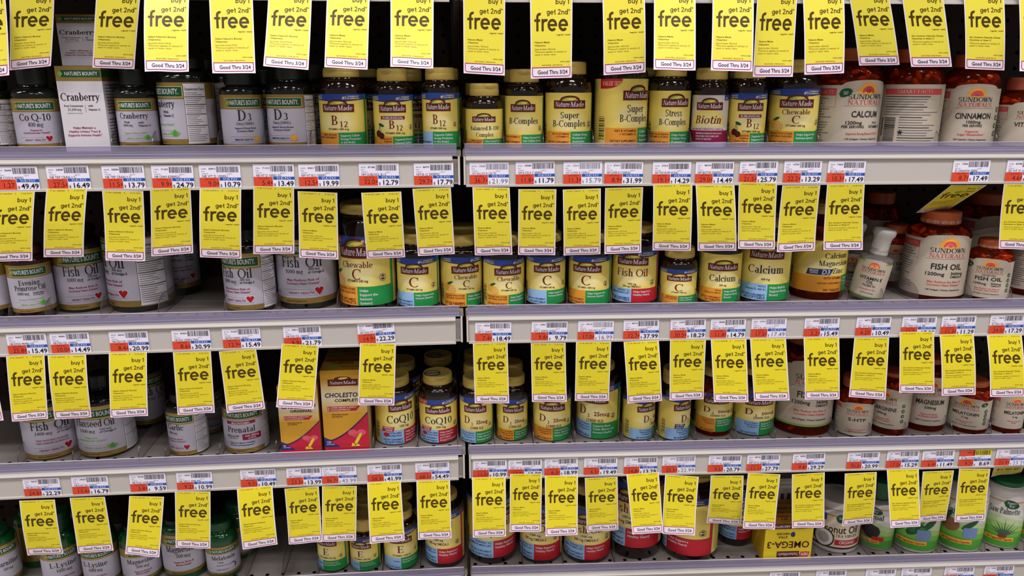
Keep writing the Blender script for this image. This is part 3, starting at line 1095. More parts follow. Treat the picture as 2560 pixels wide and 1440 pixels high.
def nm(row, x, ym, lab, short, title, sub=None, left=None, right=None, cap=None, lx=None, blue=True, usp=None, tab=None, art=None, split=0.0, sv=.70,
       logo=(0, .325, 1.42, 1.0), base='yel', side=True, extra=None, bar=False, **kw):
    it = bottle(row, x, ym, lab, cap, lx, 'nm', short, **kw)
    box_(it, -2.95, 0, 2.95, 1, K[base], 0)
    for i in range(6):                            # the print fades from yellow to cream around the title
        it.sh.ell(X(it, 0.0), Y(it, .52), X(it, .98 - .1 * i), it.H * (.25 - .03 * i), paper(['#E6D16A', '#E7D475', '#E8D780', '#E9D98B', '#EADC96', '#EADE9E'][i]), 1 + i * .1)
    if blue:
        k = np.linspace(-2.9, 2.9, 61)
        edge = .125 + .02 * np.cos(k * 2.0) - .02
        it.sh.strip(X(it, 1) * k, Y(it, 0) - it.H * edge, np.full(61, Y(it, 0)), K['blu'], 2)
        it.sh.strip(X(it, 1) * k, Y(it, 0) - it.H * (edge + .012), Y(it, 0) - it.H * edge, K['dkb'], 2)
        for c0 in (.72, -.98):
            text(it.sh, '#1', X(it, c0 - .32), Y(it, .09), it.H * .05, K['pale'], 'bold', 'r', None, 4, .1)
            text(it.sh, 'PHARMACIST', X(it, c0 - .28), Y(it, .055), it.H * .024, K['pale'], 'bold', 'l', X(it, .52), 4, .15)
            text(it.sh, 'RECOMMENDED\u2020', X(it, c0 - .32), Y(it, .092), it.H * .024, K['pale'], 'bold', 'l', X(it, .58), 4, .15)
    if logo:
        nm_logo(it, *logo)
    if side:
        box_(it, 1.28, .0 if blue else .02, 1.42, 1, K['grn'] if right and right[0] == 'grn' else K['red'] if right and right[0] == 'red' else K['grn'], 3)
        for i in range(26):
            box_(it, 1.5, .06 + .035 * i, 1.5 + (.75 if i % 4 else .5), .068 + .035 * i, K['gry'], 2)
        for i in range(24):
            box_(it, -2.4, .08 + .036 * i, -1.75, .088 + .036 * i, K['gry'], 2)
        for i in range(14):
            box_(it, -1.5, .55 + .025 * i, -1.22, .55 + .025 * i + (.006 + .01 * (i * 7 % 3) / 2), K['dkb'], 2)
    for e in title:
        T(it, *e)
    if sub:
        for i, s in enumerate(sub if isinstance(sub, list) else [sub]):
            T(it, s, 0.0, .655 + .05 * i, .036, K['dkb'], 'bold', 'c', min(1.0, .055 * len(s)))
    if left:
        box_(it, -1.18, sv, split, 1, K[left[0]], 2)
        n = len(left[1])
        for i, s in enumerate(left[1]):
            big = s.startswith('!')
            T(it, s.lstrip('!'), split - .07, .978 if big else sv + .058 + .050 * i, .042 if big else .031, K['navy'] if left[0] == 'lbl' else K['dred'], 'bold', 'r', maxw=1.0)
    if right:
        box_(it, split, sv, 1.42, 1, K[right[0]], 2)
        for i, s in enumerate(right[1]):
            T(it, s, split + .08, sv + .075 + .062 * i, .036, K['wht'], 'bold', 'l', maxw=1.05)
    if usp:
        seal(it, *usp)
    if tab:
        k = np.linspace(0, 1, 9)
        it.sh.strip(X(it, -1.45) + k * X(it, tab[1]), Y(it, .14) + it.H * .10 * k ** 4, np.full(9, Y(it, 0)), K['red'], 5)
        T(it, tab[0], -1.40 + tab[1] * .92, .095, .06, K['pale'], 'serif', 'r', tab[2] if len(tab) > 2 else tab[1] * .86, 6, .1)
    if art == 'cherry':
        it.sh.ell(X(it, -.82), Y(it, .72), X(it, .17), X(it, .17), K['cherry'], 4)
        it.sh.ell(X(it, -.62), Y(it, .76), X(it, .16), X(it, .16), K['cherry'], 4)
        leaf(it.sh, X(it, -.62), Y(it, .56), X(it, .34), it.H * .06, K['dgrn'], 4, -.3)
        it.sh.quad((X(it, -.72), Y(it, .57), X(it, -.70), Y(it, .57), X(it, -.61), Y(it, .73), X(it, -.64), Y(it, .73)), K['dgrn'], 4)
        it.sh.quad((X(it, -.74), Y(it, .57), X(it, -.72), Y(it, .57), X(it, -.80), Y(it, .68), X(it, -.83), Y(it, .68)), K['dgrn'], 4)
    if art == 'orange':
        it.sh.ell(X(it, -.92), Y(it, .60), X(it, .19), X(it, .19), K['orf'], 4)
        it.sh.ell(X(it, -.70), Y(it, .655), X(it, .19), X(it, .19), K['orf'], 5)
        it.sh.ell(X(it, -.70), Y(it, .655), X(it, .155), X(it, .155), K['pale'], 6)
        for q in range(6):
            a0 = q * 60
            it.sh.ring(X(it, -.70), Y(it, .655), X(it, .14), X(it, .14), X(it, .11), X(it, .11), K['sun'], 7, a0 + 6, a0 + 54, 4)
        leaf(it.sh, X(it, -.80), Y(it, .52), X(it, .3), it.H * .05, K['dgrn'], 6, .5)
    if extra:
        extra(it)
    return done(it)


def nb(row, x, ym, lab, short, title, sub=(), claim=None, foot=None, icon=None, cap=None, lx=None, facts=None, band=True, bandtxt=True, vb=(.07, .225, .26, .91), extra=None, **kw):
    it = bottle(row, x, ym, lab, cap, lx, 'nb', short, **kw)
    box_(it, -2.95, 0, 2.95, 1, K['gold'], 0)
    box_(it, -1.5, vb[2], 2.95, vb[3], K['lab'], 1)
    box_(it, -1.5, vb[2], 2.95, vb[2] + .006, K['gold'], 2)
    if band:
        box_(it, -.92, vb[0] - .008, .92, vb[1] + .008, K['pale'], 2)
        box_(it, -.90, vb[0], .90, vb[1], K['dgrn'], 3)
        text(it.sh, "NATURE'S BOUNTY.", X(it, .07), Y(it, vb[1] - .04), it.H * (vb[1] - vb[0]) * .55, K['wht'], 'bold', 'c', X(it, 1.42), 4)
        cx, cy, q = X(it, -.79), Y(it, (vb[0] + vb[1]) / 2), it.H * (vb[1] - vb[0]) * .52
        it.sh.quad((cx - q, cy, cx, cy - q, cx + q, cy, cx, cy + q), K['gold'], 4)
        leaf(it.sh, cx, cy, q * 1.1, q * .7, K['lgrn'], 5, .4)
    for e in title:
        T(it, *e)
    for e in sub:
        T(it, *e)
    if claim:
        for i, s in enumerate(claim[1]):
            T(it, s, claim[2] if len(claim) > 2 else 0, (claim[3] if len(claim) > 3 else .68) + .055 * i, .034, K[claim[0]], 'bold', 'c', min(1.15, .06 * len(s)))
    if foot:
        box_(it, -.75, .775, .6, .778, K['gry'], 3)
        T(it, foot[0], -.12, .845, .032, K[foot[1]], 'bold', 'c', .85)
        box_(it, -.75, .87, .6, .873, K['gry'], 3)
    if icon == 'heart':
        heart(it.sh, X(it, .48), Y(it, .80), X(it, .36), K['wht'], 4)
        heart(it.sh, X(it, .48), Y(it, .80), X(it, .31), K['hrt'], 5)
    elif icon == 'leaf':
        for dx, sx in ((-.09, -1), (.09, 1), (0, 0)):
            u = np.linspace(-1, 1, 9)
            hh = .11 * it.H
            it.sh.strip(X(it, .5 + dx) + u * X(it, .1), Y(it, .86) + np.abs(u) * hh * .2 + u * sx * hh * .15, Y(it, .86) + hh * ((1 - .25 * abs(sx)) * (1 - np.abs(u) ** 1.3) + .22 * np.abs(u)) + u * sx * hh * .25, K['lgrn'] if sx else K['green2'], 5 if sx else 6)
    elif icon == 'sun':
        for q in range(10):
            t = q * math.pi / 5
            c_, s_ = math.cos(t), math.sin(t)
            rr = X(it, .2)
            it.sh.quad((X(it, .5) - s_ * rr * .25, Y(it, .82) + c_ * rr * .25, X(it, .5) + s_ * rr * .25, Y(it, .82) - c_ * rr * .25, X(it, .5) + c_ * rr, Y(it, .82) + s_ * rr, X(it, .5) + c_ * rr, Y(it, .82) + s_ * rr), K['sun'], 5)
        it.sh.ell(X(it, .5), Y(it, .82), X(it, .13), X(it, .13), K['sun'], 6)
    if facts:
        a, b = facts
        box_(it, a, .02, b, .985, K['wht'], 3)
        for c_ in ((a, a + .012), (b - .012, b)):
            box_(it, c_[0], .05, c_[1], .96, K['blk'], 4)
        text(it.sh, 'Supplement Facts', X(it, a + .05), Y(it, .125), it.H * .042, K['blk'], 'bold', 'l', X(it, min(.9, b - a - .1)), 4)
        rnd = random.Random(len(short))
        for i in range(26):
            v0 = .16 + .031 * i
            if i in (2, 6, 11, 17):
                box_(it, a + .03, v0, b - .03, v0 + .012, K['blk'], 4)
            else:
                box_(it, a + .05, v0, a + .05 + (b - a - .1) * rnd.uniform(.5, 1), v0 + .010, K['gry'], 4)
    T(it, 'Dietary Supplement', -.3, vb[3] + .06, .03, K['dkb'], 'sans', 'c', .7)
    if extra:
        extra(it)
    return done(it)


def sundown(row, x, ym, lab, short, name, dose=(), claim=(), foot='Softgels / Dietary Supplement', cap=None, lx=None, dome=True, badge=None, facts=True, icons=False, nw=None, extra=None, logo=True, **kw):
    kw.setdefault('pills', (.0, .75, 110))
    it = bottle(row, x, ym, lab, cap, lx, 'sd', short, **kw)
    box_(it, -2.0, 0, 1.75, 1, K['cream'], 0)
    if dome:
        k = np.linspace(-1, 1, 17)
        it.sh.strip(X(it, .8) * k, np.full(17, Y(it, 0)), Y(it, 0) + it.H * .085 * np.sqrt(1 - k ** 2), K['cream'], 0)
    if logo:
        for q in range(13):
            t = math.pi * q / 12
            c_, s_ = math.cos(t), math.sin(t)
            rr = X(it, .36)
            it.sh.quad((-s_ * rr * .16, Y(it, .125) + c_ * rr * .16, s_ * rr * .16, Y(it, .125) - c_ * rr * .16, c_ * rr * 1.15, Y(it, .125) + s_ * rr, c_ * rr * 1.15, Y(it, .125) + s_ * rr), K['sun'], 2)
        it.sh.ring(0, Y(it, .125), X(it, .3), X(it, .3), X(it, .3), X(it, .3), K['sun'], 3, 0, 180)
        it.sh.ring(0, Y(it, .125), X(it, .2), X(it, .2), X(it, .2), X(it, .2), K['pink'], 4, 0, 180)
        T(it, 'SUNDOWN', 0, .225, .078, K['blk'], 'serif', 'c', 1.17)
        T(it, 'NATURALS', 0, .315, .072, K['pink'], 'serif', 'c', 1.17)
        box_(it, -.68, .335, .68, .34, K['gry'], 2)
    if name:
        for i, s in enumerate(name):
            T(it, s, 0, .52 + .115 * i, .098, K['blk'], 'bold', 'c', nw or min(1.25, .19 * len(s)))
    for e in dose:
        T(it, *e)
    for i, s in enumerate(claim):
        T(it, s, 0, .755 + .055 * i, .034, K['pink'], 'bold', 'c', min(1.1, .055 * len(s)))
    if foot:
        T(it, foot, 0, .895, .026, K['blk'], 'bold', 'c', 1.15)
    if badge:
        leaf(it.sh, X(it, badge[0]), Y(it, badge[1]), X(it, .38), it.H * .14, K['dgrn'], 3, .15)
        for i, s in enumerate(('NON', 'GMO')):
            T(it, s, badge[0], badge[1] + .03 * i, .022, K['wht'], 'bold')
    if icons:
        for i in range(4):
            it.sh.ell(X(it, .98), Y(it, .36 + .14 * i), X(it, .1), X(it, .1), K['dgrn'], 3)
            leaf(it.sh, X(it, .98), Y(it, .36 + .14 * i), X(it, .1), X(it, .07), K['cream'], 4, .4)
    if facts:
        box_(it, -1.9, .05, -.92, .17, K['pink'], 2)
        T(it, 'FACTS', -1.22, .14, .055, K['cream'], 'serif', 'c', .45)
        for c_ in ((-1.9, -1.89), (-.93, -.92)):
            box_(it, c_[0], .17, c_[1], .36, K['pink'], 2)
        box_(it, -1.9, .355, -.92, .36, K['pink'], 2)
        rnd = random.Random(len(short) + 3)
        for i in range(17):
            v0 = .21 + .044 * i
            if i != 3:
                box_(it, -1.85, v0, -1.0 - .4 * rnd.random(), v0 + .013, K['gry'], 2)
    if extra:
        extra(it)
    return done(it)

# ------------------------------------------------------------------ shelf price labels
PL = {1: [(-12, '366420', 'NB COQ10 400MG', '1.27', '49.49'), (117, '328280', 'NB TRP CRAN + C', '27.5', '16.49'), (256, '328284', 'NB TRP CRAN + C', '11.5', '13.79'),
          (380, '711207', 'NB CRAN 4200MG/C', '9.9', '24.79'), (499, '329913', 'NB VIT D 1000IU', '9.0', '10.79'), (634, '711215', 'NB VIT D 1000IU SG', '5.4', '13.49'),
          (747, '496517', 'NM VIT B12 1000MC', '12.5', '19.99'), (898, '871686', 'NM SUBLNGL B-12', '32.0', '12.79'), (1035, '860741', 'NM B-12 3000MG', '29.7', '17.79'),
          (1174, '172049', 'NM BALAN B-100 TR', '36.7', '21.99'), (1289, '695080', 'NM B CPLX C 300MG', '11.8', '11.79'), (1408, '172510', 'NM SUPER B CMPLX', '11.3', '15.79'),
          (1511, '277617', 'NM SUPER B COMPLEX', '8.9', '31.99'), (1631, '277619', 'NM STRS BCMP W/ZNC', '19.1', '14.29'), (1738, '860739', 'NM BIOTIN 5000MG', '29.0', '14.49'),
          (1848, '833913', 'NM MX STR BTN LSG', '21.5', '25.79'), (1958, '167239', 'NM C CHW 500MG', '22.2', '13.29'), (2068, '718227', 'SD CALCIUM 1200 +D', '10.3', '17.49'),
          (2379, '718226', 'SD CINNAMON 1000MG', '8.7', '17.49'), (2513, '467508', 'SD VIT D 1000IU', '4.6', '18.29')],
      2: [(13, '966657', 'NB EVNG PRMRS OIL', '25.8', '15.49'), (122, '400041', 'NB FISH OIL 1000MG', '10.0', '14.49'), (271, '366433', 'NB FISH OIL 1000MG', '8.4', '20.99'),
          (428, '854030', 'NB FISH 1200MG TWN', '8.6', '30.99'), (555, '416259', 'NB FSH1000MG ODRLS', '12.9', '15.49'), (708, '968513', 'NB FISH OIL 1000MG', '9.9', '21.79'),
          (893, '278330', 'NM CHW VIT C 500MG', '14.9', '22.29'), (1188, '169524', 'NM C 500MG', '7.4', '18.49'), (1329, '169401', 'NM C 500MG W/RH', '9.8', '9.79'),
          (1445, '800148', 'NM C 1000 MG SLP', '17.0', '16.99'), (1558, '383152', 'NM VIT C 1000MG', '12.7', '37.99'), (1675, '167479', 'NM C W/RH TR 1000', '30.5', '18.29'),
          (1775, '282848', 'NM CALCIUM 500MG', '11.4', '14.79'), (1877, '439957', 'NM CAL 600 + D LQ', '17.5', '17.49'), (2009, '278338', 'NM CALC MAG Z N', '5.2', '15.49'),
          (2138, '468725', 'SD VIT E OIL', '4.20', '10.49'), (2252, '693575', 'SD FISH OIL C FR', '12.5', '17.09'), (2350, '855682', 'SD FISH OIL 1290M2', '11.3', '11.29'),
          (2470, '778218', 'SD FISH OIL 1200MC', '24.0', '17.29')],
      3: [(50, '406755', 'NB DB ST FSH COD L', '24.8', '22.29'), (173, '346625', 'NB FLAX OIL 1200MG', '13.4', '16.79'), (320, '544180', 'NB FOLIC ACID 800M', '3.8', '9.59'),
          (438, '239021', 'NB GRLC 2000 MG', '9.2', '10.99'), (599, '409670', 'NB GINKGO B 60MG', '9.7', '10.49'), (715, '100097', 'NM CHOLEST-OFF 450', '23.3', '13.99'),
          (804, '866714', 'NM CHLSTOFF CMPLT', '36.7', '43.99'), (918, '386391', 'NM CO-Q10 100 MG', '58.3', '41.99'), (1038, '843224', 'NM COQ10 200MG LSG', '68.1', '54.49'),
          (1183, '346623', 'NM VIT D 1000IU L', '11.0', '10.99'), (1271, '406402', 'NM VIT D 1000IU', '13.0', '12.99'), (1361, '704167', 'NM VIT D 1000IU', '6.3', '18.99'),
          (1460, '843223', 'NM VIT D1000IU LSG', '6.5', '19.49'), (1560, '713473', 'NM VIT D 2000 IU', '14.8', '13.29'), (1655, '800787', 'NM VIT D 5000IU LQ', '25.5', '22.99'),
          (1770, '843231', 'NM VIT D 2000IU', '9.5', '20.79'), (1866, '800768', 'NM VIT D 2000IU V', '11.1', '27.79'), (1979, '889025', 'SD FISH OIL 1200 L', '9.8', '29.29'),
          (2115, '722088', 'SD 5HTP 200MG', '70.0', '20.99'), (2213, '722027', 'SD L-ARGN 500MG', '17.0', '15.29'), (2301, '772028', 'SD MAGNSM 500MG', '6.4', '11.49'),
          (2393, '462081', 'SD MELATONIN 3 MG', '9.7', '8.69'), (2484, '458812', 'SD MELATONIN 10MG', '25.9', '23.29')],
      4: [(1925, '458713', 'NW OMEGA 3', '19.9', '18.99'), (2041, '866101', 'NW COCONUT OIL', '12.2', '17.99'), (2165, '458703', 'NW CHARCOAL', '14.1', '13.99'),
          (2254, '866213', 'NW NEEM LEAF', '15.1', '14.99'), (2361, '710523', 'NW GINGER ROOT', '17.3', '17.29'), (2460, '710533', 'SW PLMTO BERRIES', '18.1', '17.79')]}
FADED = {(1, '172049'), (1, '172510'), (2, '800148'), (3, '866714'), (3, '458812'), (3, '800787'), (2, '439957')}
RAILN = {1: 'top', 2: 'second', 3: 'third', 4: 'lowest'}
for row, lst in PL.items():
    for x0, code, nm_, unit, pr in lst:
        price_label(row, x0, code, nm_, unit, pr,
                    '%sprice label reading $%s, unit price %s, on the %s rail' % ('clearance ' if code == '462081' else '', pr, unit, RAILN[row]),
                    tilt=0.05 if code == '278330' else random.uniform(-.012, .012), faded=(row, code) in FADED, clearance=code == '462081',
                    drop=(-.002 if code == '278330' else random.uniform(0, .001)))

# ------------------------------------------------------------------ sale tags (corners: top-left, top-right, bottom-left, bottom-right)
TG = {1: [((-92, 0), (13, 0), (-83, 199), (23, 188), 'B', 'sliver of a yellow sale tag cut by the left picture edge, top row'),
          ((23, 0), (135, 0), (24, 176), (127, 165), 'B', 'yellow sale tag above the Co Q-10 bottle, top row'),
          ((240, 0), (350, 0), (231, 169), (336, 173), 'B', 'yellow sale tag overlapping the white cranberry cartons, top row'),
          ((361, 0), (473, 0), (362, 179), (472, 179), 'B', 'yellow sale tag above the wide rotated cranberry bottle, top row'),
          ((523, 0), (632, 0), (531, 183), (639, 183), 'B', 'yellow sale tag above the left D3 bottle, top row'),
          ((670, 0), (779, 0), (658, 165), (771, 175), 'B', 'yellow sale tag above the right D3 bottle, top row'),
          ((817, 0), (924, 0), (811, 168), (919, 174), 'M', 'yellow sale tag above the B12 1000 mcg bottle, top row'),
          ((976, 0), (1084, 0), (976, 167), (1083, 171), 'M', 'yellow sale tag between the two B12 3000 mcg bottles, top row'),
          ((1158, 0), (1263, 0), (1159, 183), (1262, 189), 'M', 'yellow sale tag above the small Balanced B-100 bottle, top row'),
          ((1325, 0), (1431, 0), (1327, 197), (1429, 194), 'M', 'yellow sale tag covering the cap of the Super B-Complex 140 tablets bottle, top row'),
          ((1506, 0), (1612, 0), (1509, 188), (1614, 181), 'M', 'yellow sale tag above the value size Super B-Complex bottle, top row'),
          ((1635, 0), (1739, 0), (1634, 174), (1739, 176), 'M', 'yellow sale tag above the Stress B-Complex bottle, top row'),
          ((1781, 0), (1884, 0), (1777, 176), (1881, 179), 'M', 'yellow sale tag between the Biotin and sublingual B12 bottles, top row'),
          ((1893, 0), (1993, 0), (1882, 192), (1982, 192), 'M', 'yellow sale tag left above the chewable C bottle, top row'),
          ((2007, 0), (2110, 0), (2011, 187), (2110, 183), 'M', 'yellow sale tag between the chewable C and Calcium bottles, top row'),
          ((2124, 0), (2224, 0), (2148, 164), (2249, 162), 'M', 'leaning yellow sale tag above the Calcium 1200 mg bottle, top row'),
          ((2256, 0), (2359, 0), (2278, 167), (2380, 167), 'S', 'leaning yellow sale tag above the bottle showing Smart Facts, top row'),
          ((2409, 0), (2510, 0), (2413, 172), (2511, 176), 'S', 'yellow sale tag above the Cinnamon bottle, top row'),
          ((2547, 0), (2650, 0), (2549, 178), (2652, 182), 'S', 'sliver of a yellow sale tag cut by the right picture edge, top row')],
      2: [((-18, 480), (87, 478), (-26, 654), (81, 652), 'B'), ((116, 472), (218, 471), (109, 643), (209, 642), 'B'), ((255, 476), (358, 478), (264, 651), (363, 653), 'B'),
          ((375, 473), (476, 468), (378, 641), (483, 633), 'B'), ((499, 471), (603, 472), (500, 643), (604, 647), 'B'), ((633, 465), (735, 468), (633, 635), (736, 634), 'B'),
          ((744, 478), (843, 482), (748, 644), (846, 649), 'M'), ((903, 482), (1003, 479), (917, 647), (1013, 643), 'M'), ((1031, 472), (1127, 469), (1045, 640), (1137, 635), 'M'),
          ((1181, 468), (1274, 469), (1187, 638), (1281, 637), 'M'), ((1296, 473), (1391, 473), (1295, 637), (1388, 638), 'M'), ((1407, 474), (1502, 471), (1409, 639), (1501, 635), 'M'),
          ((1513, 470), (1608, 468), (1511, 635), (1603, 632), 'M'), ((1633, 461), (1731, 459), (1631, 626), (1727, 627), 'M'), ((1739, 461), (1836, 462), (1744, 627), (1841, 627), 'M'),
          ((1847, 455), (1943, 458), (1845, 622), (1937, 623), 'M'), ((1956, 464), (2051, 463), (1942, 630), (2037, 627), 'M'), ((2068, 461), (2162, 459), (2058, 625), (2157, 625), 'S'),
          ((2378, 463), (2467, 463), (2290, 532), (2373, 523), 'S', None, True), ((2510, 460), (2606, 460), (2497, 622), (2590, 624), 'S')],
      3: [((-115, 890), (-25, 888), (-88, 1060), (9, 1051), 'B', 'sliver of a yellow sale tag cut by the left picture edge, third row'),
          ((15, 891), (111, 886), (30, 1054), (120, 1047), 'B'), ((119, 889), (215, 886), (137, 1049), (229, 1043), 'B'), ((272, 882), (367, 880), (276, 1044), (370, 1040), 'B'),
          ((432, 881), (527, 878), (444, 1037), (537, 1032), 'B'), ((547, 879), (640, 872), (567, 1033), (663, 1022), 'B'), ((704, 859), (797, 864), (690, 1018), (784, 1022), 'B'),
          ((900, 858), (990, 859), (895, 1012), (986, 1014), 'M'), ((1182, 858), (1269, 855), (1187, 1008), (1273, 1008), 'M'), ((1327, 858), (1414, 857), (1330, 1005), (1417, 1004), 'M'),
          ((1440, 854), (1528, 854), (1437, 1002), (1522, 1002), 'M'), ((1559, 855), (1647, 851), (1569, 1009), (1655, 1002), 'M'), ((1675, 849), (1765, 849), (1674, 1001), (1759, 998), 'M'),
          ((1777, 849), (1866, 847), (1785, 1005), (1871, 1005), 'M'), ((1875, 846), (1965, 846), (1885, 1002), (1974, 1001), 'M'), ((2009, 844), (2098, 843), (2012, 999), (2099, 998), 'M'),
          ((2136, 844), (2223, 844), (2122, 992), (2214, 999), 'S'), ((2249, 830), (2335, 829), (2248, 982), (2336, 982), 'S'), ((2349, 836), (2434, 834), (2354, 989), (2439, 987), 'S'),
          ((2467, 837), (2554, 836), (2475, 992), (2562, 991), 'S')],
      4: [((48, 1252), (137, 1249), (69, 1389), (159, 1384), 'B'), ((174, 1245), (262, 1242), (195, 1384), (284, 1376), 'B'), ((323, 1240), (410, 1242), (313, 1385), (398, 1393), 'B'),
          ((437, 1229), (526, 1229), (439, 1369), (526, 1371), 'B'), ((592, 1222), (681, 1214), (607, 1374), (694, 1361), 'B'), ((711, 1222), (797, 1216), (722, 1361), (805, 1355), 'M'),
          ((805, 1216), (892, 1215), (805, 1354), (890, 1352), 'M'), ((918, 1207), (1002, 1202), (925, 1360), (1012, 1351), 'M'), ((1041, 1202), (1125, 1199), (1045, 1350), (1129, 1345), 'M'),
          ((1180, 1194), (1264, 1192), (1182, 1344), (1265, 1341), 'M'), ((1275, 1185), (1355, 1184), (1274, 1330), (1353, 1329), 'M'), ((1362, 1189), (1445, 1189), (1364, 1341), (1444, 1337), 'M'),
          ((1462, 1195), (1544, 1192), (1467, 1331), (1546, 1324), 'M'), ((1566, 1186), (1647, 1180), (1581, 1336), (1658, 1331), 'M'), ((1663, 1186), (1747, 1192), (1655, 1334), (1737, 1339), 'M'),
          ((1777, 1189), (1859, 1189), (1766, 1308), (1852, 1312), 'M'), ((1870, 1182), (1951, 1186), (1857, 1321), (1937, 1324), 'M'), ((1980, 1186), (2062, 1181), (1980, 1321), (2061, 1318), 'S'),
          ((2112, 1184), (2192, 1180), (2105, 1315), (2181, 1309), 'S'), ((2217, 1174), (2297, 1172), (2226, 1320), (2301, 1316), 'S'), ((2307, 1179), (2385, 1176), (2295, 1306), (2364, 1301), 'S'),
          ((2398, 1172), (2476, 1172), (2386, 1305), (2462, 1302), 'S'), ((2486, 1166), (2562, 1163), (2478, 1193), (2553, 1180), 'S', None, True)]}
for row, lst in TG.items():
    free_ = sorted(PL.get(row - 1, []))
    for k, t in enumerate(lst):
        lab_ = t[5] if len(t) > 5 else None
        code = 'G 03 %06d   5' % random.randint(160000, 960000)
        if not lab_:
            m_ = min(free_, key=lambda q: abs(q[0] - t[0][0]))
            code = '%s %02d %s   5' % ('F' if t[0][0] < 1160 else 'G', row + 2, m_[1])
            lab_ = 'yellow sale tag %sbelow the $%s, %s unit price label, %s row' % ('swung back ' if len(t) > 6 else '', m_[4], m_[3], ROWNAME[row])
        sale_tag(row, *t[:4], t[4], code, lab_, far=len(t) > 6)

# ------------------------------------------------------------------ products
SR, BD, SN = 'serif', 'bold', 'sans'
DR, BK, RD, GN = K['dred'], K['blk'], K['mar'], K['lgrn']


def copy_tree(o, parent=None):
    c = o.copy()
    COL.objects.link(c)
    if parent is not None:
        c.parent = parent
    for ch in list(o.children):
        copy_tree(ch, c)
    return c


LATER = []


def behind(it, label, n=1, ds=0.0, gap=0.004, turn=0.15):
    """The next one in the same lane, further back on the shelf (set down once everything in front stands)."""
    LATER.append((it, label, n, ds, gap, turn))


def set_behind():
    stand = [(i.row, np.array(i.P)[:2], i.R) for lst in ITEMS.values() for i in lst if hasattr(i, 'P')]
    for it, label, n, ds, gap, turn in LATER:
        d, s = it.d, it.s
        for k in range(1, n + 1):
            best = None
            for dd in [2 * it.R + .0024 + .002 * j for j in range(40)]:
                for e in (ds, ds * .5, 0.0, ds * 1.4, -ds * .5):
                    if d + dd + it.R > BACK_D - 0.002:
                        continue
                    p = np.array(world(it.bay, s + e, d + dd, 0))[:2]
                    if all(r != it.row or np.hypot(*(p - q)) > R + it.R + .0022 for r, q, R in stand):
                        best = (dd, e)
                        break
                if best:
                    break
            if not best:
                print('NO ROOM', label)
                break
            d, s = d + best[0], s + best[1]
            c = copy_tree(it.root)
            c.location = world(it.bay, s, d, it.zf)
            c.rotation_euler.z = it.root.rotation_euler.z + turn * k
            c['label'] = label if n == 1 else label.replace('#', 'directly' if k == 1 else 'two places')
            stand.append((it.row, np.array(c.location)[:2], it.R))


WAS = 'white-labelled '
# ---- top shelf, left bay
nb(1, (-62, 42), 300, (248, 364), 'dark bottle at the left edge', (), lx=-40, facts=(.62, 1.5), gap=.02, label='dark bottle at the left picture edge turned to its white facts panel, top shelf')
q = nb(1, (42, 152), 300, (247, 371), 'Co Q-10 bottle', [('Co Q-10', 0, .435, .135, BK, SR, 'c', 1.35), ('400 mg', 0, .56, .085, BK, SR, 'c', .62)], lx=88,
       claim=('mar', ['Supports', 'Cardiovascular Health*'], 0, .645), foot=('HEART HEALTH', 'mar'), icon='heart', cap=(42, 113, 172, 213),
       label='dark bottle with white label reading Co Q-10 400 mg, top shelf')


def carton(row, corners, depth, gap, short, label, rot=0.0, front=None, sidep=None, topp=None, base='#CFCCD2', z0=0.0, flip=False, name='carton', group=None):
    """corners: left x, right x (at mid height), top y, bottom y or None when it stands on the shelf."""
    x0, x1, yt, ym = corners
    bay = 0 if (x0 + x1) / 2 < jx_row(row) else 1
    zf = ROWZ[row] + 0.0476
    d = ROWD[row] + 0.0105 + gap
    s0, s1 = hit(x0, ym, bay, d)[0], hit(x1, ym, bay, d)[0]
    w = (s1 - s0) / math.cos(rot)
    h = hit((x0 + x1) / 2, yt, bay, d)[1] - zf - z0
    root = empty(name, world(bay, s0, d, zf + z0), BAY[bay] + rot)
    tag(root, label, 'box', group)
    boxes('carton_body', [(0, 0, 0, w, depth, h)], [paper(base)], root)
    it = Item()
    it.root, it.row, it.short, it.bay, it.s, it.d, it.cx, it.R, it.w, it.h = root, row, short, bay, (s0 + s1) / 2, d, (x0 + x1) / 2, w / 2, w, h
    for nm_, fnc, mp, ww in (('front_print', front, lambda P: np.stack([P[:, 0], -0.0003 - P[:, 2] * .00012, P[:, 1]], 1), w),
                             ('side_print', sidep, lambda P: np.stack([w + 0.0003 + P[:, 2] * .00012, P[:, 0], P[:, 1]], 1), depth),
                             ('top_print', topp, lambda P: np.stack([P[:, 0], P[:, 1], h + .0003 + P[:, 2] * .00012], 1), w)):
        if fnc:
            sh = Sheet()
            hh = depth if nm_ == 'top_print' else h
            fnc(sh, ww, hh)
            if flip:
                m2 = mp
                mp2 = lambda P, m2=m2, ww=ww, hh=hh: m2(np.stack([ww - P[:, 0], hh - P[:, 1], P[:, 2]], 1))
                sh.bend(mp2, nm_, root)
            else:
                sh.bend(mp, nm_, root)
    ITEMS.setdefault(row, []).append(it)
    return it


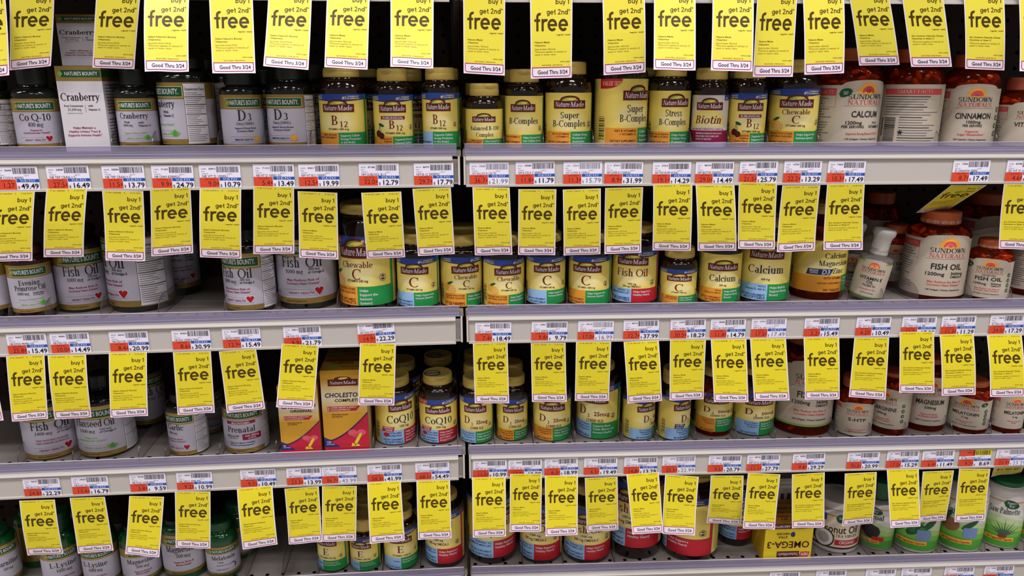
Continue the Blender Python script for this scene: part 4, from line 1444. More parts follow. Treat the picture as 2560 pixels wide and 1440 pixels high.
def cran_front(sh, w, h0):
    sh.rect(0, 0, w, h0, paper('#CFCCD2'), -.5)
    h = h0
    sh.rect(0, h * .83, w, h, K['gold'], 0)
    sh.rect(w * .09, h * .875, w * .98, h * .955, K['dgrn'], 1)
    sh.quad((w * .04, h * .915, w * .1, h * .955, w * .16, h * .915, w * .1, h * .875), K['lgrn'], 2)
    text(sh, "NATURE'S BOUNTY", w * .56, h * .895, h * .04, K['wht'], BD, 'c', w * .72, 3)
    text(sh, 'Cranberry', w * .47, h * .61, h * .085, BK, SR, 'c', w * .86, 2)
    text(sh, 'Fruit Concentrate', w * .3, h * .54, h * .02, BK, BD, 'c', w * .42, 2)
    text(sh, '25,200 mg', w * .31, h * .495, h * .026, BK, SR, 'c', w * .3, 2)
    text(sh, 'equivalent per serving*', w * .31, h * .46, h * .012, BK, SN, 'c', w * .34, 2)
    sh.rect(w * .555, h * .475, w * .562, h * .56, K['gry'], 2)
    text(sh, 'with', w * .62, h * .54, h * .022, BK, BD, 'l', None, 2)
    text(sh, 'Vitamin C', w * .62, h * .495, h * .022, BK, BD, 'l', w * .26, 2)
    for i, s in enumerate(('Helps Maintain a', 'Healthy Urinary Tract &', 'Supports Immune Health*')):
        text(sh, s, w * .47, h * (.285 - .043 * i), h * .024, RD, BD, 'c', w * (.5, .7, .76)[i], 2)


def cran_side(sh, w, h):
    sh.rect(0, h * .83, w, h, K['gold'], 0)
    sh.rect(0, h * .875, w, h * .955, K['dgrn'], 1)
    for i in range(20):
        if i != 10:
            sh.rect(w * .1, h * (.78 - .036 * i), w * (.85 - .12 * (i % 3)), h * (.792 - .036 * i), K['gry'], 1)


c1 = carton(1, (150, 262, 165, 265), .062, .004, 'white cranberry carton', 'white cranberry carton with green band standing on the top shelf', .03, cran_front, cran_side)
c2 = carton(1, (146, 256, 36, 95), .058, .018, 'upper cranberry carton', 'second white cranberry carton stacked on top of the first, top shelf', -.03, cran_front, cran_side, z0=c1.h + .0006)
q = nb(1, (298, 395), 310, (246, 366), 'slim cranberry bottle', [('Cranberry', -.08, .415, .115, BK, SR, 'c', 1.45)],
       [('Fruit', -.42, .51, .042, BK, BD, 'c'), ('4200 mg', -.4, .58, .05, BK, SR, 'c', .5), ('with', .12, .52, .042, BK, BD, 'l'), ('Vitamin C', .12, .585, .042, BK, BD, 'l', .62)],
       claim=('lgrn', ['Supports Urinary Health*'], -.05, .735), foot=('HERBAL HEALTH', 'lgrn'), icon='leaf', cap=(298, 362, 172, 213), lx=340,
       label='slim dark bottle with white label reading Cranberry 4200 mg beside the cartons, top shelf')
q = nb(1, (399, 534), 290, (206, 362), 'wide cranberry bottle', [('Cranberry', 0, .395, .115, BK, SR, 'c', 1.2)],
       [('Fruit', -.4, .49, .035, BK, BD, 'c'), ('4200 mg', -.38, .555, .045, BK, SR, 'c', .42), ('With', .05, .49, .04, BK, BD, 'l'), ('Vitamin C', .05, .548, .04, BK, BD, 'l', .48)],
       claim=('lgrn', ['Supports Urinary Health*'], -.05, .69), foot=('HERBAL HEALTH', 'lgrn'), icon='leaf', lx=408, facts=(.95, 1.75),
       label='wide dark bottle turned so only the end of Cranberry shows, top shelf')
behind(q, 'wide cranberry bottle in the shade behind the turned cranberry bottle, top shelf', ds=.030, turn=-.3)
D3 = [('D', -.12, .475, .20, BK, SR, 'c', .42), ('3', .22, .475, .13, BK, SR, 'c', .2)]
D3s = [('25mcg (1000IU)', 0, .555, .05, BK, SR, 'c', .84), ('Supports Strong Bones', 0, .63, .034, K['navy'], BD, 'c', 1.0), ('& Immune Health*', 0, .685, .034, K['navy'], BD, 'c', .8)]
q = nb(1, (556, 659), 300, (237, 372), 'left D3 bottle', D3, D3s, foot=('IMMUNE HEALTH', 'navy'), icon='sun', cap=(556, 632, 172, 213), lx=612,
       label='left of the two dark bottles with white label reading D3, top shelf')
behind(q, 'dark D3 bottle in the shade behind the left D3 bottle, top shelf', ds=.018)
q = nb(1, (671, 787), 300, (236, 368), 'right D3 bottle', D3, D3s, foot=('IMMUNE HEALTH', 'navy'), icon='sun', cap=(692, 768, 158, 200), lx=704, facts=(1.05, 1.7),
       label='right of the two dark bottles with white label reading D3, barcode side showing, top shelf')
behind(q, 'dark D3 bottle in the shade behind the right D3 bottle, top shelf', ds=.018, turn=.5)


def b12(sub, xx=0.0):
    return [('B', -.13 + xx, .56, .17, DR, SR, 'c', .32), ('12', .24 + xx, .60, .105, DR, SR, 'c', .36)]


SUPC = ['Supports Cellular', 'Energy Production', 'in the Body\u2020']
q = nm(1, (801, 918), 300, (235, 372), 'B12 1000 mcg bottle', b12(0), 'VITAMIN 1000 mcg', ('org', ['TIMED RELEASE', 'DIETARY SUPPLEMENT']), ('grn', SUPC), cap=(809, 901, 170, 193), lx=845,
       label='yellow-labelled bottle reading B12 1000 mcg with orange and green panels, top shelf')
behind(q, 'yellow-labelled bottle with gold cap behind the B12 1000 mcg bottle, top shelf', ds=.012)
CHER = ('org', ['Natural &', 'Artificial', 'Cherry Flavor', 'DIETARY SUPPLEMENT', '!50 LOZENGES'])
VEG = ('grn', ['Vegetarian Formula', 'Supports Cellular', 'Energy Production'])


def sublin(it):
    box_(it, -.62, .39, .62, .455, K['mar'], 3)
    T(it, 'SUBLINGUAL', 0, .443, .04, K['wht'], BD, 'c', 1.05, 5)


def b12s():
    return [('B', -.05, .625, .155, DR, SR, 'c', .32), ('12', .32, .66, .1, DR, SR, 'c', .36), ('VITAMIN 3000 mcg', .1, .725, .036, K['dkb'], BD, 'c', 1.0)]


q = nm(1, (935, 1033), 300, (237, 372), 'left sublingual B12 bottle', b12s(), None, CHER, VEG, cap=(935, 1011, 171, 203), lx=982, art='cherry', usp=(1.02, .60), split=-.02, sv=.77, extra=sublin,
       label='yellow-labelled sublingual B12 bottle with cherries, left bay of the top shelf')
behind(q, 'gold-capped sublingual B12 bottle behind the left sublingual one, top shelf', ds=.018)
q = nm(1, (1057, 1148), 300, (232, 370), 'B12 softgels bottle', b12(0), 'VITAMIN 3000 mcg', ('lbl', ['', '', '', 'DIETARY SUPPLEMENT', '!60 SOFTGELS']), ('grn', SUPC), cap=(1063, 1137, 169, 200), lx=1095, usp=(.98, .57), split=-.3,
       label='yellow-labelled B12 3000 mcg bottle with light blue panel beside the bay joint, top shelf')
behind(q, 'gold-capped bottle behind the B12 softgels bottle by the joint, top shelf', ds=-.012)
# ---- top shelf, right bay
q = nm(1, (1165, 1257), 310, (273, 376), 'Balanced B-100 bottle', [('Balanced B-100', 0, .535, .105, BK, SR, 'c', 1.65), ('Complex', 0, .70, .105, BK, SR, 'c', .95)], None,
       ('org', ['TIMED RELEASE', 'DIETARY SUPPLEMENT']), ('grn', ['Helps Convert Food', 'Into Cellular Energy']), cap=(1175, 1249, 208, 240), blue=False, lx=1212, sv=.76, split=-.1, logo=(-.05, .33, 1.3, 1.0),
       label='short yellow-labelled bottle reading Balanced B-100 Complex right of the joint, top shelf')
behind(q, 'gold-capped bottle behind the Balanced B-100 bottle, top shelf', ds=-.006)
q = nm(1, (1263, 1357), 310, (240, 372), 'B-Complex with C bottle', [('B-Complex', 0, .53, .115, BK, SR, 'c', 1.65)], None, ('org', ['WITH VITAMIN C', '', 'DIETARY SUPPLEMENT']),
       ('grn', ['Helps Convert Food', 'Into Cellular Energy']), cap=(1274, 1348, 173, 206), blue=False, lx=1309, sv=.74, split=-.1, usp=(.98, .62), logo=(-.05, .30, 1.35, 1.0),
       label='yellow-labelled bottle reading B-Complex with Vitamin C, top shelf')
behind(q, 'gold-capped bottle behind the B-Complex with C bottle, top shelf', ds=-.012)
q = nm(1, (1363, 1477), 300, (232, 370), 'Super B-Complex 140 bottle', [('Super', 0, .455, .11, BK, SR, 'c', .8), ('B-Complex', 0, .61, .115, BK, SR, 'c', 1.5)], None,
       ('org', ['KEY B VITAMINS', '+ VITAMIN C', '', 'DIETARY SUPPLEMENT', '!140 TABLETS']), ('grn', ['Cellular Energy', 'Production &', 'Antioxidant', 'Support\u2020']), cap=(1380, 1467, 155, 186), blue=False, lx=1424, sv=.70, split=.05,
       usp=(1.0, .57), logo=(0, .28, 1.42, 1.0), label='yellow-labelled bottle reading Super B-Complex 140 tablets, top shelf')
q = nm(1, (1487, 1616), 300, (197, 369), 'value size Super B-Complex bottle', [('Super', 0, .48, .105, BK, SR, 'c', .74), ('B-Complex', 0, .62, .105, BK, SR, 'c', 1.25)], None,
       ('org', ['KEY B VITAMINS', '+ VITAMIN C', '', 'DIETARY SUPPLEMENT', '!360 TABLETS']), ('grn', ['Cellular', 'Production', 'Antioxidant', 'Support\u2020']), blue=False, lx=1588, sv=.71, split=.1, tab=('VALUE SIZE', .88),
       logo=(.1, .305, 1.25, .95), label='large value size Super B-Complex bottle with red corner tab, top shelf')
q = nm(1, (1628, 1728), 300, (227, 369), 'Stress B-Complex bottle', [('Stress', 0, .445, .115, BK, SR, 'c', .82), ('B-Complex', 0, .60, .11, BK, SR, 'c', 1.4)], None,
       ('org', ['With Key B vitamins', '+VITAMIN C & ZINC', '', 'DIETARY SUPPLEMENT', '!75 TABLETS']), ('grn', ['Helps Support', 'Cellular Energy', 'Production &', 'Immune System\u2020']), cap=(1645, 1723, 168, 191), blue=False, lx=1690, sv=.72, split=-.15,
       logo=(.1, .28, 1.42, 1.0), label='yellow-labelled bottle reading Stress B-Complex, top shelf')
behind(q, 'gold-capped Stress B-Complex bottle behind the front one, top shelf', ds=-.014)


def biotin(it):
    box_(it, -2.9, .61, 2.9, .625, K['wht'], 3)
    box_(it, -2.9, .62, 2.9, .675, K['wht'], 3)
    T(it, 'MAXIMUM STRENGTH | 5,000 mcg', 0, .663, .032, K['mar'], BD, 'c', 1.9)
    box_(it, -2.9, .675, 2.9, .90, K['mar'], 3)
    for i, s in enumerate(('MAXIMUM STRENGTH FOR ADULTS', 'DIAGNOSED WITH VERY LOW', 'LEVELS OF BIOTIN*')):
        T(it, s, -.65, .745 + .055 * i, .03, K['wht'], BD, 'l', (1.5, 1.3, .9)[i])
    box_(it, -2.9, .90, 2.9, 1, K['lav'], 3)
    box_(it, .92, .0, 1.5, .1, K['blu'], 3)
    text(it.sh, '#1', X(it, 1.0), Y(it, .075), it.H * .04, K['wht'], BD, 'l', None, 5)


q = nm(1, (1729, 1816), 300, (238, 371), 'Biotin bottle', [('Biotin', 0, .54, .15, DR, SR, 'c', 1.5, 4, .18)], None, cap=(1737, 1814, 170, 199), blue=False, lx=1770, base='sil', side=False, logo=(.05, .28, 1.5, 1.0), extra=biotin,
       label='bottle reading Biotin with maroon lower band, top shelf')
q = nm(1, (1816, 1907), 300, (233, 370), 'right sublingual B12 bottle', b12s(), None, CHER, VEG, cap=(1826, 1904, 168, 196), lx=1872, art='cherry', split=.02, sv=.74, extra=sublin,
       label='yellow-labelled sublingual B12 bottle with cherries, right bay of the top shelf')
behind(q, 'gold-capped bottle behind the right sublingual B12 bottle, top shelf', ds=.012)
ORG = lambda n: ('org', ['ORANGE WITH OTHER', 'NATURAL FLAVORS', '', 'DIETARY SUPPLEMENT', '!60 TABLETS'])
IMM = ('grn', ['Helps Support the', 'Immune System\u2020'])
CHW = [('Chewable', 0, .44, .085, DR, SR, 'c', 1.15), ('C', 0, .60, .135, DR, SR, 'c', .35)]
q = nm(1, (1922, 2038), 300, (222, 366), 'top-shelf chewable C bottle', CHW, 'VITAMIN 500 mg', ORG(60), IMM, cap=(1946, 2040, 150, 182), lx=1989, art='orange', usp=(1.05, .58), split=-.03, sv=.735,
       label='yellow-labelled chewable vitamin C bottle with an orange, top shelf')
FT = 'Softgels / Dietary Supplement'
sundown(1, (2042, 2198), 300, (213, 366), 'Calcium 1200 mg bottle', ['CALCIUM'], [('1200mg', -.36, .64, .055, BK, BD, 'c', .5), ('PER SERVING', -.36, .70, .042, BK, BD, 'c', .66), ('PLUS', .36, .63, .034, BK, BD, 'c'), ('VITAMIN D', .38, .70, .045, BK, BD, 'c', .5), ],
        ['', 'Supports Strong Bones & Teeth*'], '170 ' + FT, cap=(2075, 2180, 122, 152), lx=2166, badge=(-.66, .12), nw=.9,
        label='amber bottle of orange softgels with cream label reading Calcium 1200 mg, top shelf')


def smart(it):
    box_(it, -.95, .07, 1.0, .165, K['pink'], 2)
    T(it, 'SMART FACTS', .05, .143, .058, K['cream'], SR, 'c', 1.1)
    for c_ in (-.95, .99):
        box_(it, c_, .165, c_ + .01, .37, K['pink'], 2)
    rnd = random.Random(5)
    for i in range(18):
        v0 = .19 + .042 * i
        box_(it, -.9 if i < 8 else -.35, v0, .9 - .6 * rnd.random(), v0 + .013, K['gry'] if i % 4 else BK, 2)
    u = .54
    while u < .94:
        w_ = rnd.choice([.008, .012, .02])
        box_(it, -.84, u, -.46, u + w_, BK, 3)
        u += w_ + .01
    for i in range(10):
        box_(it, -.95, .55 + .03 * i, -.9, .57 + .03 * i, BK, 3)
    for q_ in range(5):
        a_ = math.pi / 2 + q_ * 2 * math.pi / 5
        c_, s_ = math.cos(a_), math.sin(a_)
        r_ = X(it, .1)
        it.sh.quad((X(it, -.28) - s_ * r_ * .35, Y(it, .78) + c_ * r_ * .35, X(it, -.28) + s_ * r_ * .35, Y(it, .78) - c_ * r_ * .35, X(it, -.28) + c_ * r_, Y(it, .78) + s_ * r_, X(it, -.28) + c_ * r_, Y(it, .78) + s_ * r_), BK, 3)


sundown(1, (2203, 2346), 300, (211, 366), 'Smart Facts bottle', [], logo=False, dome=False, facts=False, foot=None, extra=smart, cap=(2232, 2330, 124, 156), lx=2282,
        label='amber bottle turned to its back label headed Smart Facts, top shelf')
sundown(1, (2351, 2477), 300, (222, 366), 'Cinnamon bottle', ['CINNAMON'], [('1000mg', 0, .60, .052, BK, BD, 'c', .5), ('PER SERVING', 0, .66, .042, BK, BD, 'c', .65)], ['Supports', 'Sugar Metabolism*'], '200 Capsules / Dietary Supplement', cap=(2378, 2466, 138, 168), lx=2430, icons=True,
        label='amber bottle with cream label reading Cinnamon 1000 mg, top shelf')
q = sundown(1, (2488, 2606), 300, (263, 366), 'vitamin D bottle', ['VITAMIN D3'], [('25mcg', 0, .62, .05, BK, BD, 'c', .45)], (), None, cap=(2510, 2592, 194, 226), lx=2575, capm=mat('#A04A34', .4),
            label='amber bottle with reddish cap cut by the right picture edge, top shelf')
# ---- second shelf
OMEGA = lambda mg, o: [(mg + ' mg', -.32, .52, .062, BK, SR, 'c', .62), (o + ' mg', .14, .475, .042, BK, SR, 'l', .4), ('of Omega-3', .14, .525, .038, BK, BD, 'l', .55)]
HEART = ('mar', ['May Reduce Risk of', 'Coronary Heart Disease*'], -.05, .64)
FISH = [('Fish', -.42, .425, .16, BK, SR, 'c', .66), ('Oil', .36, .425, .16, BK, SR, 'c', .56)]
nb(2, (-74, 28), 715, (664, 778), 'white-labelled bottle at the left edge', (), lx=-50, gap=.006, label='white-labelled dark bottle cut by the left picture edge, second shelf')
nb(2, (31, 131), 725, (664, 782), 'Evening Primrose Oil bottle', [('Evening', 0, .415, .105, BK, SR, 'c', .95), ('Primrose Oil', 0, .53, .105, BK, SR, 'c', 1.45)],
   [('1000 mg', -.35, .62, .06, BK, SR, 'c', .56), ('Standardized', .1, .60, .03, BK, BD, 'l', .5), ('to 90mg GLA', .1, .64, .03, BK, BD, 'l', .5)], claim=('lgrn', ['Promotes Women\'s Health*'], 0, .735), foot=('HERBAL HEALTH', 'lgrn'), icon='leaf', glass=NB_RED, capm=mat('#3A1512', .35), lx=76,
   label='dark red bottle with white label reading Evening Primrose Oil, second shelf')
q = nb(2, (138, 261), 715, (629, 777), 'left fish oil bottle', FISH, OMEGA('1000', '300'), HEART, ('HEART HEALTH', 'mar'), 'heart', lx=203, ybase=785,
       label='dark fish oil 1000 mg bottle facing front beside the Evening Primrose bottle, second shelf')
q = nb(2, (266, 422), 710, (598, 769), 'large fish oil bottle', FISH, OMEGA('1000', '300'), HEART, ('HEART HEALTH', 'mar'), 'heart', lx=276, facts=(.98, 1.9), ybase=784,
       label='large dark fish oil bottle turned right with facts panel, beside the empty lane, second shelf')
c = nb(2, (388, 487), 665, (585, 727), 'shaded fish oil bottle', FISH, OMEGA('1000', '300'), HEART, ('HEART HEALTH', 'mar'), 'heart', lx=446, gap=.10,
       label='fish oil bottle in the shade behind the large fish oil bottle, second shelf')
q = nb(2, (563, 688), 710, (634, 775), 'gap-side fish oil bottle', FISH, OMEGA('1000', '300'), HEART, ('HEART HEALTH', 'mar'), 'heart', lx=594, facts=(1.0, 1.8), ybase=786,
       label='fish oil bottle turned right with facts panel, just right of the empty lane, second shelf')
q = nb(2, (693, 841), 705, (600, 760), 'front-facing fish oil bottle', FISH, OMEGA('1000', '300'), HEART, ('HEART HEALTH', 'mar'), 'heart', lx=758, ybase=776,
       label='big front-facing fish oil 1000 mg bottle next to the large chewable C bottle, second shelf')
q = nm(2, (850, 990), 690, (592, 764), 'large chewable C bottle', [('Chewable', 0, .445, .085, DR, SR, 'c', 1.15), ('C', 0, .615, .15, DR, SR, 'c', .36)], 'VITAMIN 500 mg', ('org', ['ORANGE WITH OTHER', 'NATURAL FLAVORS', '', 'DIETARY SUPPLEMENT', '!150 TABLETS']),
       ('grn', ['Helps', 'Support the', 'Immune', 'System\u2020']), cap=(862, 985, 498, 538), lx=893, art='orange', usp=(.92, .60), split=.0, sv=.72, tab=('VALUE SIZE', .88), logo=(0, .31, 1.42, 1.25),
       label='large value size chewable vitamin C bottle with green panel, second shelf')
q = nm(2, (994, 1098), 700, (647, 767), 'left C 500 mg bottle', [('C', 0, .585, .2, DR, SR, 'c', .5)], 'VITAMIN 500 mg', ('lbl', ['', '', '', 'DIETARY SUPPLEMENT', '!60 SOFTGELS']), IMM, cap=(1008, 1085, 575, 612), lx=1035, usp=(.98, .57), split=-.02,
       label='yellow-labelled vitamin C 500 mg bottle left of the bay joint, second shelf')
behind(q, 'gold-capped vitamin C bottle behind the C 500 mg bottle left of the joint, second shelf', ds=-.004)
q = nm(2, (1102, 1206), 705, (647, 770), 'left 60-tablet chewable C bottle', CHW, 'VITAMIN 500 mg', ORG(60), IMM, cap=(1108, 1187, 579, 620), lx=1166, art='orange', usp=(1.1, .58), split=-.02, sv=.735,
       label='left of the paired small chewable C bottles, at the joint, second shelf')
behind(q, 'gold-capped chewable C bottle behind the left small one at the joint, second shelf', ds=.004)
q = nm(2, (1209, 1310), 705, (650, 770), 'right 60-tablet chewable C bottle', CHW, 'VITAMIN 500 mg', ORG(60), IMM, cap=(1212, 1290, 578, 618), lx=1272, art='orange', usp=(1.1, .58), split=-.02, sv=.735,
       label='right of the paired small chewable C bottles, second shelf')
q = nm(2, (1316, 1412), 700, (644, 760), 'right C 500 mg bottle', [('C', 0, .585, .2, DR, SR, 'c', .5)], 'VITAMIN 500 mg', ('lbl', ['', '', '', 'DIETARY SUPPLEMENT', '!60 SOFTGELS']), IMM, cap=(1328, 1405, 572, 607), lx=1368, usp=(.98, .57), split=-.02,
       label='yellow-labelled vitamin C 500 mg bottle right of the chewable C pair, second shelf')
behind(q, 'gold-capped bottle behind the right C 500 mg bottle, second shelf', ds=.0)
q = nm(2, (1422, 1526), 700, (643, 762), 'C 1000 mg bottle', [('C', 0, .585, .2, DR, SR, 'c', .5)], 'VITAMIN 1000 mg', ('org', ['', '', '', 'DIETARY SUPPLEMENT', '!100 TABLETS']), IMM, cap=(1434, 1512, 572, 610), lx=1466, usp=(.98, .57), split=-.02,
       label='yellow-labelled vitamin C 1000 mg bottle with orange panel, second shelf')
q = nm(2, (1530, 1641), 695, (628, 756), 'red-panel fish oil bottle', [('Fish Oil', 0, .49, .14, DR, SR, 'c', 1.42)], ['1000 mg', '300 mg OMEGA-3'], ('lbl', ['PURIFIED TO', 'REMOVE MERCURY', '', 'DIETARY SUPPLEMENT', '!90 SOFTGELS']),
       ('red', ['Helps Support a', 'Healthy Heart\u2020']), cap=(1545, 1627, 553, 585), lx=1580, usp=(.98, .62), logo=(0, .28, 1.42, 1.0), sv=.73, label='yellow-labelled fish oil bottle with red and light blue panels, second shelf')
q = nm(2, (1651, 1739), 710, (675, 764), 'small C 1000 mg bottle', [('C', 0, .60, .2, DR, SR, 'c', .5)], 'VITAMIN 1000 mg', ('org', ['TIMED RELEASE', 'WITH ROSE HIPS', '', '', '!60 TABLETS']), IMM, cap=(1664, 1737, 610, 648), lx=1698, split=-.02, sv=.73,
       label='short yellow-labelled vitamin C 1000 mg timed release bottle, second shelf')
q = nm(2, (1747, 1848), 700, (637, 756), 'Calcium 500 mg bottle', [('Calcium', 0, .56, .13, BK, SR, 'c', 1.3)], '500 mg', ('org', ['WITH', 'Vitamin D, 400 IU', '', 'DIETARY SUPPLEMENT', '!130 TABLETS']), ('grn', ['Helps Build &', 'Support Strong', 'Bones\u2020']), blue=False, lx=1807, split=.0, sv=.71,
       logo=(0, .34, 1.5, 1.0), usp=(1.0, .6), label='yellow-labelled bottle reading Calcium 500 mg with orange panel, second shelf')
q = nm(2, (1848, 1968), 690, (604, 752), 'Calcium 600 mg bottle', [('Calcium', 0, .54, .13, BK, SR, 'c', 1.45)], '600 mg', ('lbl', ['WITH', 'Vitamin D, 400 IU', '', 'DIETARY SUPPLEMENT', '!60 SOFTGELS']), ('grn', ['Helps Build &', 'Support Strong', 'Bones\u2020']), blue=False, lx=1913, split=.1, sv=.72,
       logo=(0, .30, 1.4, 1.0), label='yellow-labelled bottle reading Calcium 600 mg with light blue panel, second shelf')


def d3badge(it):
    it.sh.quad((X(it, -.62), Y(it, .66), X(it, .22), Y(it, .66), X(it, .34), Y(it, .545), X(it, -.56), Y(it, .545)), K['navy'], 5)
    T(it, 'MADE', -.36, .595, .036, K['wht'], BD, 'c', .3, 6, .15)
    T(it, 'WITH', -.36, .64, .036, K['wht'], BD, 'c', .28, 6, .15)
    T(it, 'D3', .06, .645, .085, K['wht'], BD, 'c', .3, 6, .15)


q = nm(2, (1978, 2107), 680, (603, 731), 'Calcium Magnesium Zinc bottle', [('Calcium', .45, .335, .1, BK, SR, 'c', .95), ('Magnesium', .42, .48, .1, BK, SR, 'c', 1.25), ('Zinc', .55, .63, .1, BK, SR, 'c', .5), ('WITH VITAMIN D', .4, .745, .045, DR, BD, 'c', .8)], None,
       ('org', ['', '', 'DIETARY SUPPLEMENT', '!300 TABLETS']), ('grn', ['Supports', 'Strong Bones', 'and Nerves']), blue=False, lx=2058, split=.75, sv=.68, logo=(.5, .18, 1.3, .9), extra=d3badge, ybase=752, glass=SD_GLASS, pills=(.0, .3, 110), tab=('VALUE SIZE', .88),
       cap=(1990, 2062, 500, 537), label='large calcium magnesium zinc bottle with blue Made with D3 badge, second shelf')


def oil_bottle(x, ym, lab, gap, tilt, label, short, ybase=None):
    it = bottle(2, x, ym, lab, (x[0] + 16, x[1] - 16, lab[0] - 48, lab[0] - 20), (x[0] + x[1]) / 2, 'sd', short, label=label, glass=CLEAR_PET, capm=mat('#B9B6B2', .3), tilt=tilt, gap=gap, name='oil_bottle')
    for o in list(it.root.children):
        if o.name.startswith('cap'):
            bpy.data.objects.remove(o)
    rc, cb = it.R * .56, it.cb
    lathe('flared_cap', [(rc * .95, cb), (rc * .97, cb + .002), (rc * .92, cb + .018), (rc * .98, cb + .026), (rc * 1.18, cb + .031), (rc * 1.22, cb + .035), (rc * 1.12, cb + .039), (rc * .5, cb + .040)], [mat('#B9B6B2', .3)], it.root)
    if tilt:
        it.root.location.z += it.R * math.sin(tilt) * .85
    box_(it, -2.2, 0, 2.2, 1, K['cream'], 0)
    k = np.linspace(-1, 1, 17)
    it.sh.strip(X(it, .8) * k, np.full(17, Y(it, 0)), Y(it, 0) + it.H * .085 * np.sqrt(1 - k ** 2), K['cream'], 0)
    for i in range(13):
        t = math.pi * i / 12
        c_, s_ = math.cos(t), math.sin(t)
        rr = X(it, .4)
        it.sh.quad((-s_ * rr * .16, Y(it, .13) + c_ * rr * .16, s_ * rr * .16, Y(it, .13) - c_ * rr * .16, c_ * rr, Y(it, .13) + s_ * rr, c_ * rr, Y(it, .13) + s_ * rr), K['sun'], 2)
    it.sh.ring(0, Y(it, .13), X(it, .3), X(it, .3), X(it, .3), X(it, .3), K['pink'], 3, 0, 180)
    T(it, 'SUNDOWN', 0, .225, .07, BK, SR, 'c', 1.45)
    T(it, 'NATURALS', 0, .305, .066, K['pink'], SR, 'c', 1.45)
    T(it, 'VITAMIN E', 0, .50, .085, BK, BD, 'c', 1.35)
    T(it, 'OIL', 0, .605, .085, BK, BD, 'c', .4)
    T(it, '70,000 IU', 0, .69, .055, BK, BD, 'c', .75)
    T(it, 'Moisturizes the Skin*', 0, .79, .034, K['pink'], BD, 'c', .95)
    T(it, '2.5 fl oz (75 mL)', 0, .895, .032, BK, BD, 'c', .75)
    box_(it, -2.2, .97, 2.2, 1, K['lgrn'], 2)
    for sx in (-1, 1):
        it.sh.strip(X(it, sx * 1.0) + np.linspace(-.35, .35, 7) * it.R, np.full(7, Y(it, .02)), Y(it, .02) + it.H * (.03 - .05 * sx * np.linspace(-.35, .35, 7)), K['lgrn'], 2)
    return done(it)


oil_bottle((2128, 2205), 700, (662, 748), .012, .16, 'clear oil bottle leaning right with silver flared cap and vitamin E label, second shelf', 'leaning oil bottle')
oil_bottle((2094, 2160), 690, (643, 730), .07, .0, 'clear vitamin E oil bottle in the shade behind the leaning one, second shelf', 'shaded oil bottle')
FO = lambda a, b: [(a + 'mg', -.36, .63, .058, BK, BD, 'c', .6), (b + 'mg', .36, .61, .046, BK, BD, 'c', .46), ('OMEGA-3', .36, .665, .036, BK, BD, 'c', .46)]
q = sundown(2, (2272, 2412), 690, (603, 745), 'large amber fish oil bottle', ['FISH OIL'], FO('1200', '360'), ['May Reduce the Risk of', 'Coronary Heart Disease*'], '100 ' + FT, cap=(2324, 2412, 523, 566), lx=2370, nw=1.0,
            label='amber fish oil 1200 mg bottle with orange cap and large cream label, second shelf')
cap_band(q, 'NEW NEW')
sundown(2, (2213, 2290), 640, (627, 712), 'shaded fish oil bottle', ['FISH OIL'], FO('1200', '360'), (), None, cap=(2233, 2292, 562, 592), lx=2256, gap=.075,
        label='amber fish oil bottle with orange cap in the shade behind the large one, second shelf')
q = sundown(2, (2418, 2514), 710, (657, 747), 'odorless fish oil bottle', ['FISH OIL'], [('ODOR-LESS', 0, .39, .03, BK, BD, 'c', .6), ('1290mg', -.36, .64, .055, BK, BD, 'c', .6), ('900mg', .36, .62, .046, BK, BD, 'c', .46), ('OMEGA-3', .36, .675, .034, BK, BD, 'c', .46)],
        ['May Reduce the Risk of', 'Coronary Heart Disease*'], '28 ' + FT, cap=(2440, 2504, 593, 624), lx=2468, nw=1.2, badge=(-.95, .14), icons=True, label='short amber odorless fish oil bottle with green badge, second shelf')
cap_band(q, 'NEW NEW')
sundown(2, (2146, 2246), 540, (552, 690), 'dim bottle behind vitamin E oil', ['FISH OIL'], (), (), None, cap=(2186, 2250, 476, 512), lx=2150, gap=.15, label='large amber bottle dim in the back behind the vitamin E oil, second shelf')
sundown(2, (2400, 2530), 560, (552, 690), 'dim bottle behind the odorless fish oil', [], (), (), None, logo=False, lx=2500, gap=.125, label='large amber bottle dim in the back behind the odorless fish oil, second shelf')
sundown(2, (2518, 2630), 690, (610, 728), 'cream-labelled bottle at the right edge', [], (), (), None, logo=False, lx=2620, gap=.03, label='amber bottle with cream facts label cut by the right picture edge, second shelf')
# ---- third shelf
nb(3, (66, 198), 1090, (1022, 1147), 'fish oil 2400 mg bottle', FISH, OMEGA('2400', '1200'), ('mar', ['TWICE THE POTENCY OF EPA/DHA', 'THAN OTHER FISH OIL PRODUCTS'], -.05, .65), ('HEART HEALTH', 'mar'), 'heart', lx=133, ybase=1151,
   label='dark fish oil 2400 mg bottle leftmost on the third shelf')
q = nb(3, (202, 338), 1090, (1016, 1140), 'Flaxseed Oil bottle', [('Flaxseed Oil', -.05, .40, .135, BK, SR, 'c', 1.45)], OMEGA('1200', '540'), ('lgrn', ['Supports', 'Cardiovascular Health*'], -.2, .64), ('HERBAL HEALTH', 'lgrn'), 'leaf', cap=(226, 282, 925, 972), lx=244, facts=(.98, 1.8), ybase=1147,
       label='dark bottle reading Flaxseed Oil turned right, third shelf')
nb(3, (318, 412), 1010, (940, 1062), 'dim bottle behind the flaxseed oil', FISH, OMEGA('1000', '300'), (), None, None, lx=388, gap=.115, label='dark bottle dim in the back right of the flaxseed oil, third shelf')
